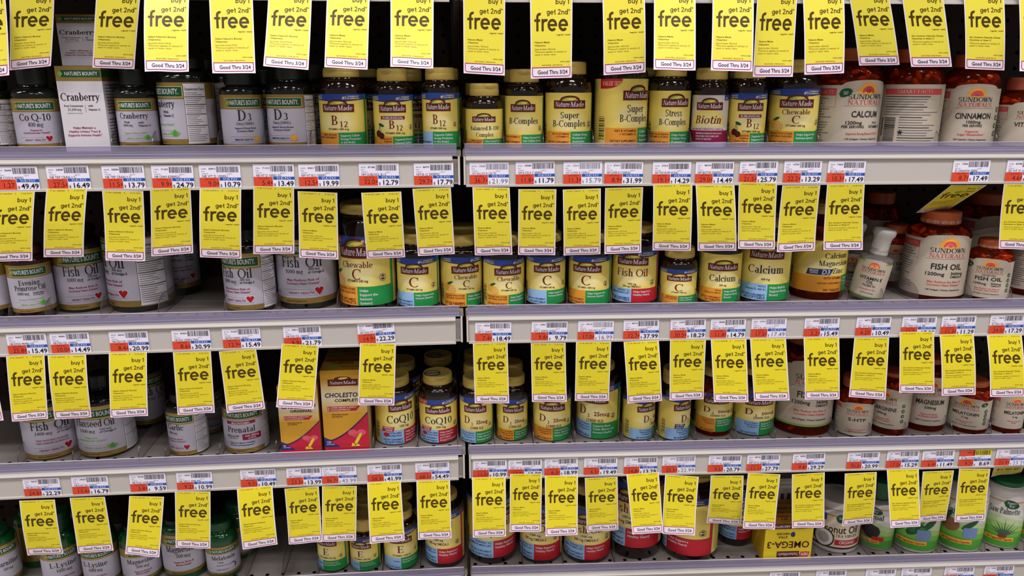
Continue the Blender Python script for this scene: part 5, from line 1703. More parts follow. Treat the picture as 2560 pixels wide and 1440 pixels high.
q = nb(3, (425, 521), 1090, (1033, 1138), 'Garlic bottle', [('Garlic', -.05, .40, .13, BK, SR, 'c', .95)], [('2000 mg', -.2, .50, .055, BK, SR, 'c', .55)], ('mar', ['Supports Heart', '& Circulatory Function*'], -.1, .63), ('HEART HEALTH', 'mar'), 'heart', lx=444, facts=(.95, 1.75), ybase=1141,
       label='dark garlic bottle turned right with red heart on its white label, third shelf')
nb(3, (486, 560), 1040, (985, 1100), 'shaded garlic bottle', [('Garlic', -.05, .40, .13, BK, SR, 'c', .95)], [], ('mar', ['Supports Heart', '& Circulatory'], -.1, .63), ('HEART', 'mar'), None, lx=538, gap=.085,
   label='dark bottle in the shade between garlic and prenatal bottles, third shelf')


def prenatal(it):
    box_(it, -.72, .265, .62, .335, K['mar'], 3)
    T(it, 'MULTIVITAMIN', -.05, .325, .04, K['wht'], BD, 'c', .8, 5)
    box_(it, .0, .565, .85, .70, K['mar'], 3)
    T(it, 'with 200mg', .42, .625, .042, K['wht'], BD, 'c', .62, 5)
    T(it, 'of DHA', .42, .68, .036, K['wht'], BD, 'c', .36, 5)


nb(3, (563, 671), 1080, (1024, 1133), 'Prenatal bottle', [('Prenatal', -.05, .52, .13, BK, SR, 'c', 1.3)], [('800mcg DFE', -.45, .62, .034, BK, BD, 'c', .6), ('Folic Acid', -.45, .665, .03, BK, SN, 'c', .45)], ('navy', ["Supports Baby's Healthy", 'Growth and Development*'], -.05, .775), None, None, lx=606, facts=(1.0, 1.7),
   ybase=1136, vb=(.06, .21, .235, .90), extra=prenatal, label='dark bottle reading Prenatal multivitamin with maroon bands, third shelf')


def chol(title2, ribbon):
    def fn(sh, w, h):
        sh.rect(0, 0, w, h * .5, paper('#C01E3C'), -1)
        sh.rect(0, h * .08, w, h, paper('#D09C2E'), 0)
        first = len(sh.V)
        low, h = h * .085, h * .915
        for i in range(16):                       # printed fade: gold, silver band behind the title, gold again
            t = 1 - abs(i - 7.5) / 7.5
            c_ = [int(a_ + (b_ - a_) * t ** .8) for a_, b_ in zip((0xD0, 0x9C, 0x2E), (0xE2, 0xD8, 0xC2))]
            sh.rect(0, h * (.90 - .030 * (i + 1)), w, h * (.90 - .030 * i), paper('#%02X%02X%02X' % tuple(c_)), 1)
        xs = np.linspace(0, 1, 21)
        edge = np.where(xs < .13, .135 - .30 * xs, .095 + .36 * np.clip((xs - .13) / .87, 0, 1) ** 1.5)
        sh.strip(xs * w, np.zeros(21), edge * h, paper('#C01E3C'), 2)
        sh.strip(xs * w, (edge - .022) * h, edge * h, paper('#3A1B56'), 3)
        k = np.linspace(0, .34, 7)
        sh.strip(k * w, np.zeros(7), np.maximum(.13 - .36 * k, 0) * h, paper('#2B2A74'), 4)
        # name plate
        sh.rect(w * .16, h * .80, w * .82, h * .885, K['brn'], 3)
        u = np.linspace(-1, 1, 13)
        sh.strip(w * (.49 + .2 * u), np.full(13, h * .885), h * (.885 + .035 * np.sqrt(1 - u * u)), K['brn'], 3)
        leaf(sh, w * .5, h * .897, w * .22, h * .025, K['yel'], 4, .2)
        text(sh, 'Nature', w * .49, h * .822, h * .042, K['wht'], SR, 'r', w * .29, 5, .12)
        text(sh, 'Made', w * .50, h * .822, h * .042, K['wht'], SR, 'l', w * .28, 5, .12)
        text(sh, 'CHOLESTOFF', w * .5, h * .655, h * .055, BK, BD, 'c', w * .86, 5, .12)
        text(sh, title2, w * .56, h * .595, h * .035, BK, BD, 'c', w * .56, 5, .12)
        sh.quad((w * .13, h * .475, w * .75, h * .475, w * .84, h * .535, w * .12, h * .535), K['red'], 5)
        for i, s in enumerate(ribbon):
            text(sh, s, w * .18, h * (.511 - .028 * i), h * .017, K['wht'], BD, 'l', w * (.58, .46)[i], 6)
        sh.rect(w * .14, h * .483, w * .155, h * .528, K['wht'], 6)
        text(sh, 'With Plant Sterols', w * .2, h * .42, h * .018, K['dred'], BD, 'l', w * .36, 5)
        text(sh, 'and Stanols', w * .2, h * .393, h * .018, K['dred'], BD, 'l', w * .24, 5)
        for dx in (-.10, .10):
            sh.ell(w * (.74 + dx), h * .185, w * .10, h * .038, paper('#D8586C'), 4)
        sh.strip(w * np.array([.55, .64, .74, .84, .93]), h * np.array([.16, .125, .105, .125, .16]), h * np.array([.18, .185, .185, .185, .18]), paper('#CF4058'), 3.5)
        sh.strip(w * np.array([.68, .72, .76, .80, .84]), h * np.array([.0, .03, .06, .10, .14]), h * np.array([.06, .10, .14, .17, .185]), paper('#E2C83A'), 6)
        sh.quad((w * .60, 0, w * .80, 0, w * .76, h * .03, w * .62, h * .045), paper('#E2C83A'), 6)
        text(sh, '60' if title2 == 'ORIGINAL' else '120', w * .05, h * .055, h * .025, K['wht'], BD, 'l', None, 6)
        text(sh, 'SOFTGELS', w * .05, h * .03, h * .014, K['wht'], BD, 'l', w * .18, 6)
        for v_ in sh.V[first:]:
            v_[:, 1] += low
    return fn


def chol_top(sh, w, d):
    sh.rect(0, 0, w, d, paper('#B98B2C'), 0)
    text(sh, 'CHOLESTOFF', w * .45, d * .72, d * .14, BK, BD, 'c', w * .74, 2)
    text(sh, 'COMPLETE', w * .45, d * .52, d * .11, BK, BD, 'c', w * .5, 2)
    sh.rect(w * .15, d * .14, w * .38, d * .34, K['lgrn'], 2)
    text(sh, 'Plant Sterols', w * .44, d * .24, d * .07, DR, BD, 'l', w * .4, 2)


carton(3, (699, 799, 965, 1060), .055, .002, 'orange carton reading Original', 'gold and red cholesterol carton reading Original, left of its taller neighbour, third shelf', 0.0, chol('ORIGINAL', ['LOWERS DIETARY', 'CHOLESTEROL*']), None, chol_top, base='#B8862A')
cc = carton(3, (806, 919, 925, 1030), .050, .002, 'gold carton reading Complete', 'taller gold and red cholesterol carton reading Complete, third shelf', .0, chol('COMPLETE', ['LOWERS DIETARY & GENETIC', 'CHOLESTEROL*']), lambda sh, w, h: sh.rect(0, 0, w, h, paper('#C9A668'), 0), chol_top, base='#B8862A')
c = copy_tree(cc.root)
c.location = world(cc.bay, cc.s - cc.w / 2, cc.d + .0535, ROWZ[3] + .0476)
c['label'] = 'gold carton standing directly behind the Complete cholesterol carton, third shelf'


def coq(mg, n):
    def fn(it):
        it.sh.ell(X(it, -.80), Y(it, .80), X(it, .16), it.H * .045, K['red'], 4)
        T(it, 'STATIN USERS', -.05, .785, .034, K['navy'], BD, 'r', .62)
        T(it, 'See Back Panel', -.05, .835, .032, K['navy'], BD, 'r', .62)
        it.sh.quad((X(it, -1.05), Y(it, .735), X(it, -.42), Y(it, .735), X(it, -.36), Y(it, .635), X(it, -.98), Y(it, .635)), K['red'], 4)
        T(it, 'NATURALLY', -.68, .675, .034, K['wht'], BD, 'c', .5, 5)
        T(it, 'ORANGE', -.66, .722, .034, K['wht'], BD, 'c', .36, 5)
    return fn


COQ = lambda mg: [('CoQ10', 0, .56, .155, BK, SR, 'c', 1.5), (mg + ' mg', .12, .655, .048, K['dkb'], BD, 'c', .5)]
HF = ('red', ['Helps Support', 'Heart Function', 'and Cellular', 'Energy Production\u2020'])
q = nm(3, (940, 1038), 1060, (990, 1113), 'CoQ10 100 mg bottle', COQ('100'), None, ('lbl', ['', '', '', 'DIETARY SUPPLEMENT', '!72 SOFTGELS']), HF, cap=(946, 1024, 924, 971), lx=1004, split=.1, sv=.71, tab=('VALUE SIZE', .88), extra=coq('100', 72), logo=(.02, .325, 1.3, 1.0), ybase=1114,
       label='yellow-labelled CoQ10 100 mg bottle beside the gold carton, third shelf')
behind(q, 'gold-capped bottle # behind the CoQ10 100 mg bottle, third shelf', n=2, ds=.007)
q = nm(3, (1050, 1144), 1050, (1001, 1106), 'CoQ10 200 mg bottle', COQ('200'), None, ('lbl', ['', '', '', 'DIETARY SUPPLEMENT', '!80 SOFTGELS']), HF, cap=(1057, 1131, 921, 965), lx=1096, split=-.02, sv=.70, usp=(.98, .60), tab=('VALUE SIZE', .88), extra=coq('200', 80), ybase=1112,
       label='yellow-labelled CoQ10 200 mg bottle with red panel left of the joint, third shelf')
it_ = q
seal_ = Sheet()
seal_.ell(-.35 * it_.rc, -.3 * it_.rc, .55 * it_.rc, .52 * it_.rc, paper('#3A3560'), 0)
seal_.ell(-.35 * it_.rc, -.3 * it_.rc, .46 * it_.rc, .42 * it_.rc, paper('#B9A66A'), 1)
seal_.rect(-.85 * it_.rc, -.36 * it_.rc, .15 * it_.rc, -.24 * it_.rc, paper('#3A3560'), 2)
seal_.bend(lambda P: np.stack([P[:, 0], P[:, 1], it_.ct + .0003 + P[:, 2] * .0001], 1), 'cap_sticker', it_.cap)
behind(q, 'gold-capped bottle behind the CoQ10 200 mg bottle, third shelf', n=1, ds=.0)


def d3u(mcg, iu):
    return [(e[0], e[1], e[2] - .07 - (.025 if e[0][0] == '(' else 0), e[3] * .9, *e[4:]) for e in d3t(mcg, iu)]


def d3t(mcg, iu):
    return [('D', -.5, .57, .16, DR, SR, 'c', .42), ('3', -.2, .61, .07, DR, SR, 'c', .14), (mcg + 'mcg', .42, .57, .075, DR, BD, 'c', .72), ('(%s IU)' % iu, .1, .69, .055, DR, BD, 'c', .8)]


PREF = ['D3 is the Body\'s', 'Preferred Form', 'of Vitamin D', '']
BONE = ('grn', ['Supports Bone,', 'Teeth, Muscle and', 'Immune Health\u2020'])
q = nm(3, (1151, 1232), 1060, (996, 1107), 'leftmost D3 25 mcg bottle', d3t('25', '1000'), None, ('lbl', PREF + ['!100 SOFTGELS']), BONE, cap=(1161, 1228, 930, 974), lx=1188, split=.02, sv=.74, usp=(1.0, .62), ybase=1112,
       label='D3 25 mcg bottle with light blue panel standing at the bay joint, third shelf')
behind(q, 'gold-capped bottle # behind the D3 bottle at the joint, third shelf', n=2, ds=.0, gap=.005)
q = nm(3, (1242, 1318), 1060, (1000, 1100), 'second D3 25 mcg bottle', d3t('25', '1000'), None, ('org', PREF + ['!100 TABLETS']), BONE, cap=(1250, 1314, 925, 967), lx=1284, split=.02, sv=.74, usp=(1.0, .62), ybase=1104,
       label='D3 25 mcg bottle with orange panel, second right of the bay joint, third shelf')
behind(q, 'gold-capped bottle behind the second D3 25 mcg bottle, third shelf', n=1, ds=.0)
q = nm(3, (1333, 1426), 1050, (993, 1103), 'third D3 25 mcg bottle', d3t('25', '1000'), None, ('org', PREF + ['!300 TABLETS']), BONE, lx=1380, split=.05, sv=.70, usp=(1.0, .60), ybase=1105, label='D3 25 mcg 300 tablets bottle with orange panel below the $9.79 tag, third shelf')
q = nm(3, (1442, 1548), 1040, (965, 1097), 'large D3 25 mcg bottle', d3t('25', '1000'), None, ('lbl', PREF + ['!250 SOFTGELS']), BONE, cap=(1462, 1537, 895, 932), lx=1482, split=-.05, sv=.70, usp=(.98, .58), logo=(0, .34, 1.42, 1.0), ybase=1100,
       label='taller D3 25 mcg bottle with light blue and wide green panels, third shelf')
D50 = [('D', -.1, .58, .17, DR, SR, 'c', .42), ('3', .2, .61, .09, DR, SR, 'c', .18), ('50mcg', .72, .53, .075, DR, BD, 'c', .6), ('(2000 IU)', .5, .67, .05, DR, BD, 'c', .6)]
q = nm(3, (1556, 1634), 1060, (998, 1099), 'left turned D3 bottle', D50, None, ('lbl', PREF + ['!90 SOFTGELS']), BONE, lx=1618, split=.35, sv=.735, ybase=1102, cap=(1563, 1628, 905, 945), label='D3 bottle turned to show its barcode, left of the Ultra badge one, third shelf')


def ultra(it):
    it.sh.quad((X(it, -.62), Y(it, .74), X(it, -.05), Y(it, .75), X(it, .1), Y(it, .64), X(it, -.58), Y(it, .63)), K['navy'], 5)
    T(it, 'ULTRA', -.28, .685, .045, K['wht'], BD, 'c', .5, 6, .12)
    T(it, 'STRENGTH', -.30, .73, .026, K['wht'], BD, 'c', .5, 6)


q = nm(3, (1645, 1722), 1060, (993, 1099), 'Ultra badge D3 bottle', [('D', 0, .60, .17, DR, SR, 'c', .46), ('3', .32, .64, .11, DR, SR, 'c', .2), ('125mcg', .85, .53, .07, DR, BD, 'c', .6)], None, ('lbl', PREF + ['!90 SOFTGELS']), BONE, lx=1708, split=.45, sv=.735, extra=ultra, ybase=1104, cap=(1652, 1718, 910, 965),
       label='D3 bottle turned right with a dark blue Ultra badge, third shelf')
q = nm(3, (1737, 1827), 1040, (985, 1080), 'left D3 50 mcg bottle', d3u('50', '2000'), None, ('org', PREF + ['!220 TABLETS']), BONE, lx=1790, split=-.02, sv=.64, glass=SD_GLASS, pills=(.0, .3, 80), ybase=1093, usp=(1.0, .50), logo=(0, .27, 1.42, 1.0), cap=(1750, 1818, 905, 945),
       label='D3 50 mcg bottle with orange panel and tablets showing below, third shelf', tab=('VALUE SIZE', .88))
q = nm(3, (1829, 1930), 1040, (988, 1088), 'right D3 50 mcg bottle', d3u('50', '2000'), None, ('lbl', PREF + ['!250 SOFTGELS']), BONE, lx=1897, split=.0, sv=.66, ybase=1092, logo=(0, .27, 1.42, 1.0), tab=('VALUE SIZE', .88), cap=(1846, 1918, 905, 942),
       label='D3 50 mcg bottle with light blue panel beside the big amber bottle, third shelf')
sundown(3, (1931, 2073), 1020, (917, 1068), 'big fish oil bottle', ['FISH OIL'], FO('1200', '360'), ['May Reduce the Risk of', 'Coronary Heart Disease*'], '200 ' + FT, lx=2025, ybase=1092, cap=(1950, 2055, 828, 868), nw=1.0, label='biggest amber fish oil 1200 mg bottle with cream label, third shelf',
        extra=lambda it: box_(it, -2.0, .965, 1.75, 1, K['lgrn'], 2))
sundown(3, (2088, 2173), 1060, (1016, 1092), '5-HTP bottle', ['5-HTP'], (), ['', 'Supports a Calm and', 'Relaxed Mood*'], '60 ' + FT, lx=2140, cap=(2098, 2164, 932, 976), ybase=1094, label='short red-amber bottle reading 5-HTP, third shelf')
sundown(3, (2174, 2262), 1050, (985, 1075), 'Arginine bottle', ['L-ARGININE'], [('500mg', -.1, .63, .06, BK, BD, 'c', .5)], ['Supports the', 'Immune System*'], '90 Capsules', lx=2206, ybase=1092, cap=(2190, 2252, 918, 948), icons=True, label='amber bottle reading L-Arginine 500 mg beside the 5-HTP bottle, third shelf')
sundown(3, (2263, 2366), 1050, (962, 1073), 'Magnesium 500 mg amber bottle', ['MAGNESIUM'], [('500mg', .0, .62, .058, BK, BD, 'c', .5)], ['Supports Bone', '& Muscle Health*'], '180 Coated Caplets', lx=2330, ybase=1090, cap=(2284, 2352, 890, 920), label='amber bottle reading Magnesium 500 mg with orange caplets below, third shelf')
sundown(3, (2377, 2470), 1050, (1008, 1078), 'Melatonin 5 mg bottle', ['MELATONIN'], [('5 mg', .0, .63, .06, BK, BD, 'c', .3)], ['Supports Sound', 'Sleep*'], '90 Tablets', lx=2420, ybase=1090, cap=(2392, 2462, 944, 974), badge=(.85, .12), icons=True, label='amber bottle reading Melatonin 5 mg with a row of green dots, third shelf')
sundown(3, (2472, 2548), 1050, (998, 1073), 'Melatonin bottle near the right edge', ['MELATONIN'], [('3 mg', .0, .63, .06, BK, BD, 'c', .3)], ['Supports Sound', 'Sleep*'], None, lx=2530, ybase=1086, cap=(2484, 2544, 940, 968), label='amber melatonin bottle second from the right picture edge, third shelf')
nb(3, (2550, 2630), 1050, (1000, 1050), 'dark green bottle at the right edge', (), (), None, None, None, lx=2600, glass=NB_GREEN, ybase=1084, band=False, label='dark bottle cut by the right picture edge, third shelf')
# ---- bottom shelf
for kw in (dict(x=(-46, 46), ym=1400, lab=(1372, 1462), short='bottle reading Carnitine', title=[('L-Carnitine', .1, .55, .13, BK, SR, 'c', 1.5)], sub=[('500 mg', .2, .68, .07, BK, SR, 'c', .5)], lx=5, cap=(-30, 34, 1312, 1346), label='green bottle cut by the left picture edge reading the end of Carnitine, bottom shelf'),
           dict(x=(112, 206), ym=1420, lab=(1378, 1466), short='L-Lysine bottle', title=[('L-Lysine', 0, .47, .14, BK, SR, 'c', 1.35)], sub=[('1000 mg', 0, .60, .085, BK, SR, 'c', .75), ('Essential Amino', .1, .75, .045, RD, BD, 'c', .8)], lx=160, cap=(118, 186, 1262, 1330), label='green bottle with white label reading L-Lysine 1000 mg in full, bottom shelf'),
           dict(x=(213, 301), ym=1420, lab=(1376, 1462), short='second L-Lysine bottle', title=[('L-Lysine', -.15, .47, .14, BK, SR, 'c', 1.35)], sub=[('1000 mg', -.15, .60, .085, BK, SR, 'c', .75), ('Essential Amino', .0, .75, .045, RD, BD, 'c', .8)], lx=246, cap=(220, 288, 1280, 1330), label='green L-Lysine bottle turned left so the first letter is cut, bottom shelf'),
           dict(x=(311, 406), ym=1420, lab=(1374, 1450), short='smaller Magnesium bottle', title=[('Magnesium', -.1, .46, .14, BK, SR, 'c', 1.5)], sub=[('500 mg', -.1, .60, .085, BK, SR, 'c', .65), ('Supports Bone &', -.1, .74, .05, RD, BD, 'c', .85), ('Muscle Health*', -.1, .81, .05, RD, BD, 'c', .7)], lx=362, cap=(320, 390, 1290, 1330), label='smaller dark green bottle reading Magnesium 500 mg, left one of two, bottom shelf'),
           dict(x=(405, 515), ym=1400, lab=(1342, 1440), short='larger Magnesium bottle', title=[('Magnesium', -.05, .42, .15, BK, SR, 'c', 1.5)], sub=[('500 mg', -.05, .56, .085, BK, SR, 'c', .62), ('Supports Bone &', -.05, .70, .045, RD, BD, 'c', .85), ('Muscle Health*', -.05, .77, .045, RD, BD, 'c', .7)], lx=455, cap=(412, 505, 1270, 1318), label='larger green bottle reading Magnesium 500 mg, right one of two, bottom shelf'),
           dict(x=(518, 599), ym=1390, lab=(1369, 1438), short='Melatonin 1 mg bottle', title=[('Melatonin', 0, .45, .14, BK, SR, 'c', 1.45)], sub=[('1 mg', -.2, .56, .07, BK, SR, 'c', .35), ('Naturally Occurring', 0, .66, .03, K['navy'], BD, 'c', .9), ('SLEEP HEALTH', -.1, .82, .035, K['blu'], BD, 'c', .7)], lx=558, cap=(527, 584, 1288, 1330), label='bright green bottle reading Melatonin with a blue moon, bottom shelf')):
    x, ym, lab, short, title, sub = [kw.pop(k) for k in ('x', 'ym', 'lab', 'short', 'title', 'sub')]
    q = nb(4, x, ym, lab, short, title, sub, None, None, None, glass=NB_GREEN, gap=.005, capm=GRNCAP if x[0] > 500 or x[0] < 250 else BLKCAP, **kw,
           extra=(lambda it: it.sh.ring(X(it, .55), Y(it, .72), X(it, .2), X(it, .2), X(it, .08), X(it, .05), K['navy'], 5, -60, 120)) if short.startswith('Melatonin') else None)
    if short == 'bottle reading Carnitine':
        behind(q, 'white-labelled bottle in the shade right behind the one reading Carnitine, bottom shelf', ds=.028, turn=1.2)
    if short.startswith('Melatonin'):
        behind(q, 'green bottle in the shade behind the Melatonin bottle, bottom shelf', ds=.014, turn=.8)
    if short.startswith('L-Lysine'):
        behind(q, 'green bottle in the shade behind the full L-Lysine bottle, bottom shelf', ds=.018, turn=.4)
VE = lambda mg: [('E', 0, .57, .18, DR, SR, 'c', .42), ('VITAMIN ' + mg, .05, .665, .042, K['dkb'], BD, 'c', 1.1)]
EGR = ('grn', ['Antioxidant and', 'Essential Nutrient\u2020'])
q = nm(4, (798, 875), 1390, (1337, 1427), 'turned vitamin E bottle', VE('90 mg'), None, ('lbl', ['', 'd-Alpha', '', '!100 SOFTGELS']), EGR, lx=818, sv=.72, split=-.25, usp=(.95, .62), ybase=1434, cap=(803, 870, 1262, 1302), label='vitamin E bottle turned left with wide green side, leftmost of the three, bottom shelf')
q = nm(4, (877, 952), 1390, (1347, 1426), 'middle vitamin E bottle', VE('180 mg'), None, ('lbl', ['', 'd-Alpha', '', '!100 SOFTGELS']), EGR, lx=902, sv=.72, split=-.1, usp=(.98, .60), ybase=1430, cap=(889, 948, 1279, 1331), label='vitamin E bottle in the middle of the three, bottom shelf')
behind(q, 'gold-capped bottle # behind the middle vitamin E bottle, bottom shelf', n=2, ds=-.001)
q = nm(4, (961, 1045), 1380, (1328, 1422), 'vitamin E 1000 bottle', VE('1000 IU'), None, ('lbl', ['', 'dl-Alpha', '', '!60 SOFTGELS']), EGR, lx=1002, sv=.70, split=.0, usp=(.98, .56), ybase=1428, cap=(968, 1032, 1256, 1303), label='vitamin E 1000 bottle with gold cap, rightmost of the three, bottom shelf')
behind(q, 'gold-capped bottle # behind the vitamin E 1000 bottle, bottom shelf', n=2, ds=-.001)
FT3 = lambda mg, om: [('Fish Oil', 0, .46, .13, DR, SR, 'c', 1.42), (mg + ' mg', .0, .545, .038, K['dkb'], BD, 'c', .5), (om + ' mg OMEGA-3', .0, .63, .05, DR, BD, 'c', 1.05)]
PUR = lambda n: ('lbl', ['PURIFIED TO', 'REMOVE MERCURY', '', 'DIETARY SUPPLEMENT', '!%s SOFTGELS' % n])
HH = ('red', ['Helps Support a', 'Healthy Heart\u2020'])
for x, ym, lab, lx, n, mg, yb, cap, gap, short, lb in (
        ((1064, 1161), 1360, (1285, 1409), 1096, '100', '1000', 1422, (1074, 1142, 1215, 1258), 0, 'fish oil bottle left of the joint', 'yellow-labelled fish oil bottle with red panel left of the bay joint, bottom shelf'),
        ((1170, 1290), 1350, (1252, 1394), 1236, '250', '1000', 1412, (1186, 1276, 1175, 1215), 0, 'fish oil 250 softgels bottle', 'fish oil bottle reading 250 softgels right of the bay joint, bottom shelf'),
        ((1300, 1404), 1360, (1270, 1401), 1338, '150', '1200', 1411, None, 0, 'left fish oil 1200 mg bottle', 'left of two like fish oil 1200 mg bottles with red panels, bottom shelf'),
        ((1410, 1524), 1360, (1276, 1400), 1465, '180', '1200', 1412, None, 0, 'right fish oil 1200 mg bottle', 'right of two like fish oil 1200 mg bottles, panel reading a Healthy Heart, bottom shelf'),
        ((1528, 1654), 1320, (1216, 1372), 1572, '300', '1200', 1402, None, 0, 'tall fish oil bottle', 'tall dark fish oil bottle with red panel and exposed dark base, bottom shelf'),
        ((1656, 1791), 1330, (1250, 1391), 1690, '300', '1200', 1408, None, 0, 'turned fish oil bottle', 'big fish oil bottle turned left, yellow side panel showing, bottom shelf'),
        ((1795, 1879), 1310, (1240, 1349), 1845, '200', '1200', 1368, None, 0, 'shaded fish oil bottle at right', 'fish oil bottle set back behind the big turned one, bottom shelf')):
    nm(4, x, ym, lab, short, FT3(mg, '360' if mg == '1200' else '300'), None, PUR(n), HH, cap=cap, lx=lx, ybase=yb, usp=(1.0, .6), sv=.70, split=-.05 if 'turned' not in short else -.35, label=lb, logo=(0, .30, 1.42, 1.0))


def omega_front(sh, w, h):
    sh.rect(0, 0, w, h, paper('#E3CB22'), 0)
    sh.rect(0, 0, w, h * .14, paper('#571019'), 1)
    text(sh, 'ADVANCED ABSORPTION', w * .5, h * .045, h * .06, K['wht'], BD, 'c', w * .8, 2)
    text(sh, 'OMEGA-3', w * .5, h * .48, h * .17, paper('#4A1016'), BD, 'c', w * .9, 2)
    text(sh, 'XTRA', w * .62, h * .33, h * .06, paper('#4A1016'), BD, 'c', None, 2)
    text(sh, 'ABSORB', w * .62, h * .24, h * .06, paper('#4A1016'), BD, 'c', None, 2)
    leaf(sh, w * .42, h * .29, w * .1, h * .14, paper('#2A2A70'), 2)
    sh.rect(w * .25, h * .74, w * .72, h * .9, K['brn'], 2)
    text(sh, 'NatureMade', w * .485, h * .785, h * .085, K['wht'], SR, 'c', w * .42, 3)
    sh.quad((w * .03, h * .76, w * .22, h * .76, w * .25, h * .9, w * .06, h * .9), paper('#C02A3A'), 2)
    text(sh, 'NEW', w * .14, h * .79, h * .08, K['wht'], BD, 'c', w * .15, 3)
    sh.rect(w * .2, h * .95, w * .9, h, K['wht'], 2)


def omega_top(sh, w, d):
    sh.rect(0, 0, w, d, paper('#A8761F'), 0)
    for i in range(4):
        text(sh, 'DIETARY SUPPLEMENT SOFTGELS', w * .5, d * (.12 + .22 * i), d * .07, K['dred'], BD, 'c', w * .86, 2)


o1 = carton(4, (1911, 2030, 1309, 1355), .075, .0, 'upside-down omega carton', 'yellow and maroon omega-3 carton standing upside down, bottom shelf', .0, omega_front, None, omega_top, base='#C9A21E', flip=True)


def grey_front(sh, w, h):
    sh.rect(0, 0, w, h, paper('#CFC8C6'), 0)
    text(sh, 'III', w * .5, h * .42, h * .3, paper('#4A4648'), BD, 'c', None, 2)
    text(sh, 'MOST PREFERRED', w * .5, h * .2, h * .07, paper('#5A5558'), BD, 'c', w * .7, 2)


carton(4, (1925, 2018, 1196, 1240), .035, .085, 'grey carton', 'pale grey carton standing behind the omega-3 carton, bottom shelf', .0, grey_front, base='#CFC8C6')


# white jars and bottles with green herbal labels
WBODY = mat('#D4D0D0', 0.3, 0.5)
GRAD = [paper(c) for c in ('#C9CDC0', '#B4C79A', '#97BE6C', '#6FAE48', '#4C9E38')]


def herbal(x, ym, lab, short, name, label, cap, ybase, art, lx=None, bay=None):
    it = bottle(4, x, ym, lab, cap, lx, 'sd', short, label=label, glass=WBODY, capm=mat('#0F5A32', .35), ybase=ybase, name='supplement_bottle')
    box_(it, -2.9, 0, 2.9, 1, paper('#D6D4D2'), 0)
    k = np.linspace(-2.9, 2.9, 60)
    for i, g in enumerate(GRAD):
        e = .36 + .11 * i + .12 * np.sin(k * 1.3 - 1.2) * (1 - i / 6)
        it.sh.strip(X(it, 1) * k, np.full(60, Y(it, 1)), Y(it, 0) - it.H * e, g, 1 + i * .2)
    box_(it, -2.9, .06, 2.9, .085, K['tan'], 2)
    leaf(it.sh, X(it, .25), Y(it, .12), X(it, .75), it.H * .17, K['dgrn'], 3, -.15)
    T(it, "Nature's", .25, .11, .05, K['wht'], SR, 'c', .45, 5)
    T(it, 'Way', .25, .17, .05, K['wht'], SR, 'c', .26, 5)
    T(it, name, 0, .32, .12, BK, SR, 'c', 1.45, 5)
    if art == 'palm':
        for i in range(11):
            a = math.radians(20 + 14 * i)
            c_, s_ = math.cos(a), math.sin(a)
            L_ = it.R * .95 * (1 if i % 2 else .75)
            bx, by, wd_ = X(it, .1), Y(it, .76), it.R * .05
            it.sh.quad((bx - s_ * wd_, by + c_ * wd_, bx + s_ * wd_, by - c_ * wd_, bx + c_ * L_, by + s_ * L_, bx + c_ * L_, by + s_ * L_), paper('#3E5A44'), 4)
        it.sh.ell(X(it, .05), Y(it, .78), X(it, .2), it.H * .05, paper('#6A3A2A'), 5)
    elif art == 'coal':
        it.sh.strip(X(it, 1) * np.array([-.5, -.35, .1, .5, .6]), Y(it, 1) + it.H * np.array([.38, .26, .22, .28, .36]), Y(it, 1) + it.H * np.array([.5, .56, .56, .5, .42]), paper('#241F26'), 4)
        it.sh.strip(X(it, 1) * np.array([-.8, -.5, -.2]), Y(it, 1) + it.H * np.array([.42, .26, .24]), Y(it, 1) + it.H * np.array([.44, .36, .27]), paper('#A5683A'), 5)
        box_(it, .2, .72, .85, .82, K['red'], 5)
    elif art == 'leaves':
        for i in range(9):
            leaf(it.sh, X(it, -.75 + .18 * i), Y(it, .52 + .1 * math.sin(i * 2.1)), X(it, .6), it.H * .17, K['green2'] if i % 2 else K['dgrn'], 4 + i * .1, .5 * math.sin(i * 1.7))
        box_(it, .15, .56, .75, .78, paper('#6E88B8'), 6)
    elif art == 'root':
        it.sh.ell(X(it, -.35), Y(it, .55), X(it, .38), it.H * .13, paper('#8A5A36'), 4)
        leaf(it.sh, X(it, -.55), Y(it, .42), X(it, .5), it.H * .18, K['dgrn'], 4.5, .6)
        leaf(it.sh, X(it, .45), Y(it, .5), X(it, .7), it.H * .12, K['dgrn'], 4, .7)
        box_(it, .2, .56, .8, .76, paper('#6E88B8'), 6)
    box_(it, -.75, .80, .62, .885, K['orf'], 5)
    T(it, '100 Vegetarian Capsules', -.05, .865, .04, K['dred'], BD, 'c', 1.2, 6)
    return done(it)


def coco(it):
    pass


it = bottle(4, (2037, 2150), 1340, (1297, 1379), (2046, 2146, 1222, 1291), 2093, 'sd', 'coconut oil jar', label='round cream coconut oil jar with white lid and halved coconut, bottom shelf', glass=WBODY, capm=WHTCAP, ybase=1391, name='jar', cat='jar', capname='lid')
box_(it, -2.9, 0, 2.9, 1, paper('#D9CDB8'), 0)
box_(it, -2.9, 0, 2.9, .05, K['tan'], 1)
box_(it, -2.9, .95, 2.9, 1, K['dkb'], 1)
box_(it, -.75, .0, -.3, .2, K['blu'], 3)
leaf(it.sh, X(it, .35), Y(it, .08), X(it, .6), it.H * .26, K['dgrn'], 3, 0)
T(it, "Nature's", .35, .1, .07, K['wht'], SR, 'c', .36, 5)
T(it, 'Coconut Oil', .12, .52, .21, K['dkb'], BD, 'c', 1.9, 4)
T(it, 'EXTRA VIRGIN', .45, .64, .08, K['dkb'], SR, 'c', 1.2, 4)
box_(it, .1, .72, 1.3, .88, K['red'], 4)
T(it, 'ORGANIC', .62, .84, .09, K['wht'], BD, 'c', .7, 5)
it.sh.ell(X(it, -.36), Y(it, .72), X(it, .44), X(it, .44), K['dkb'], 5)
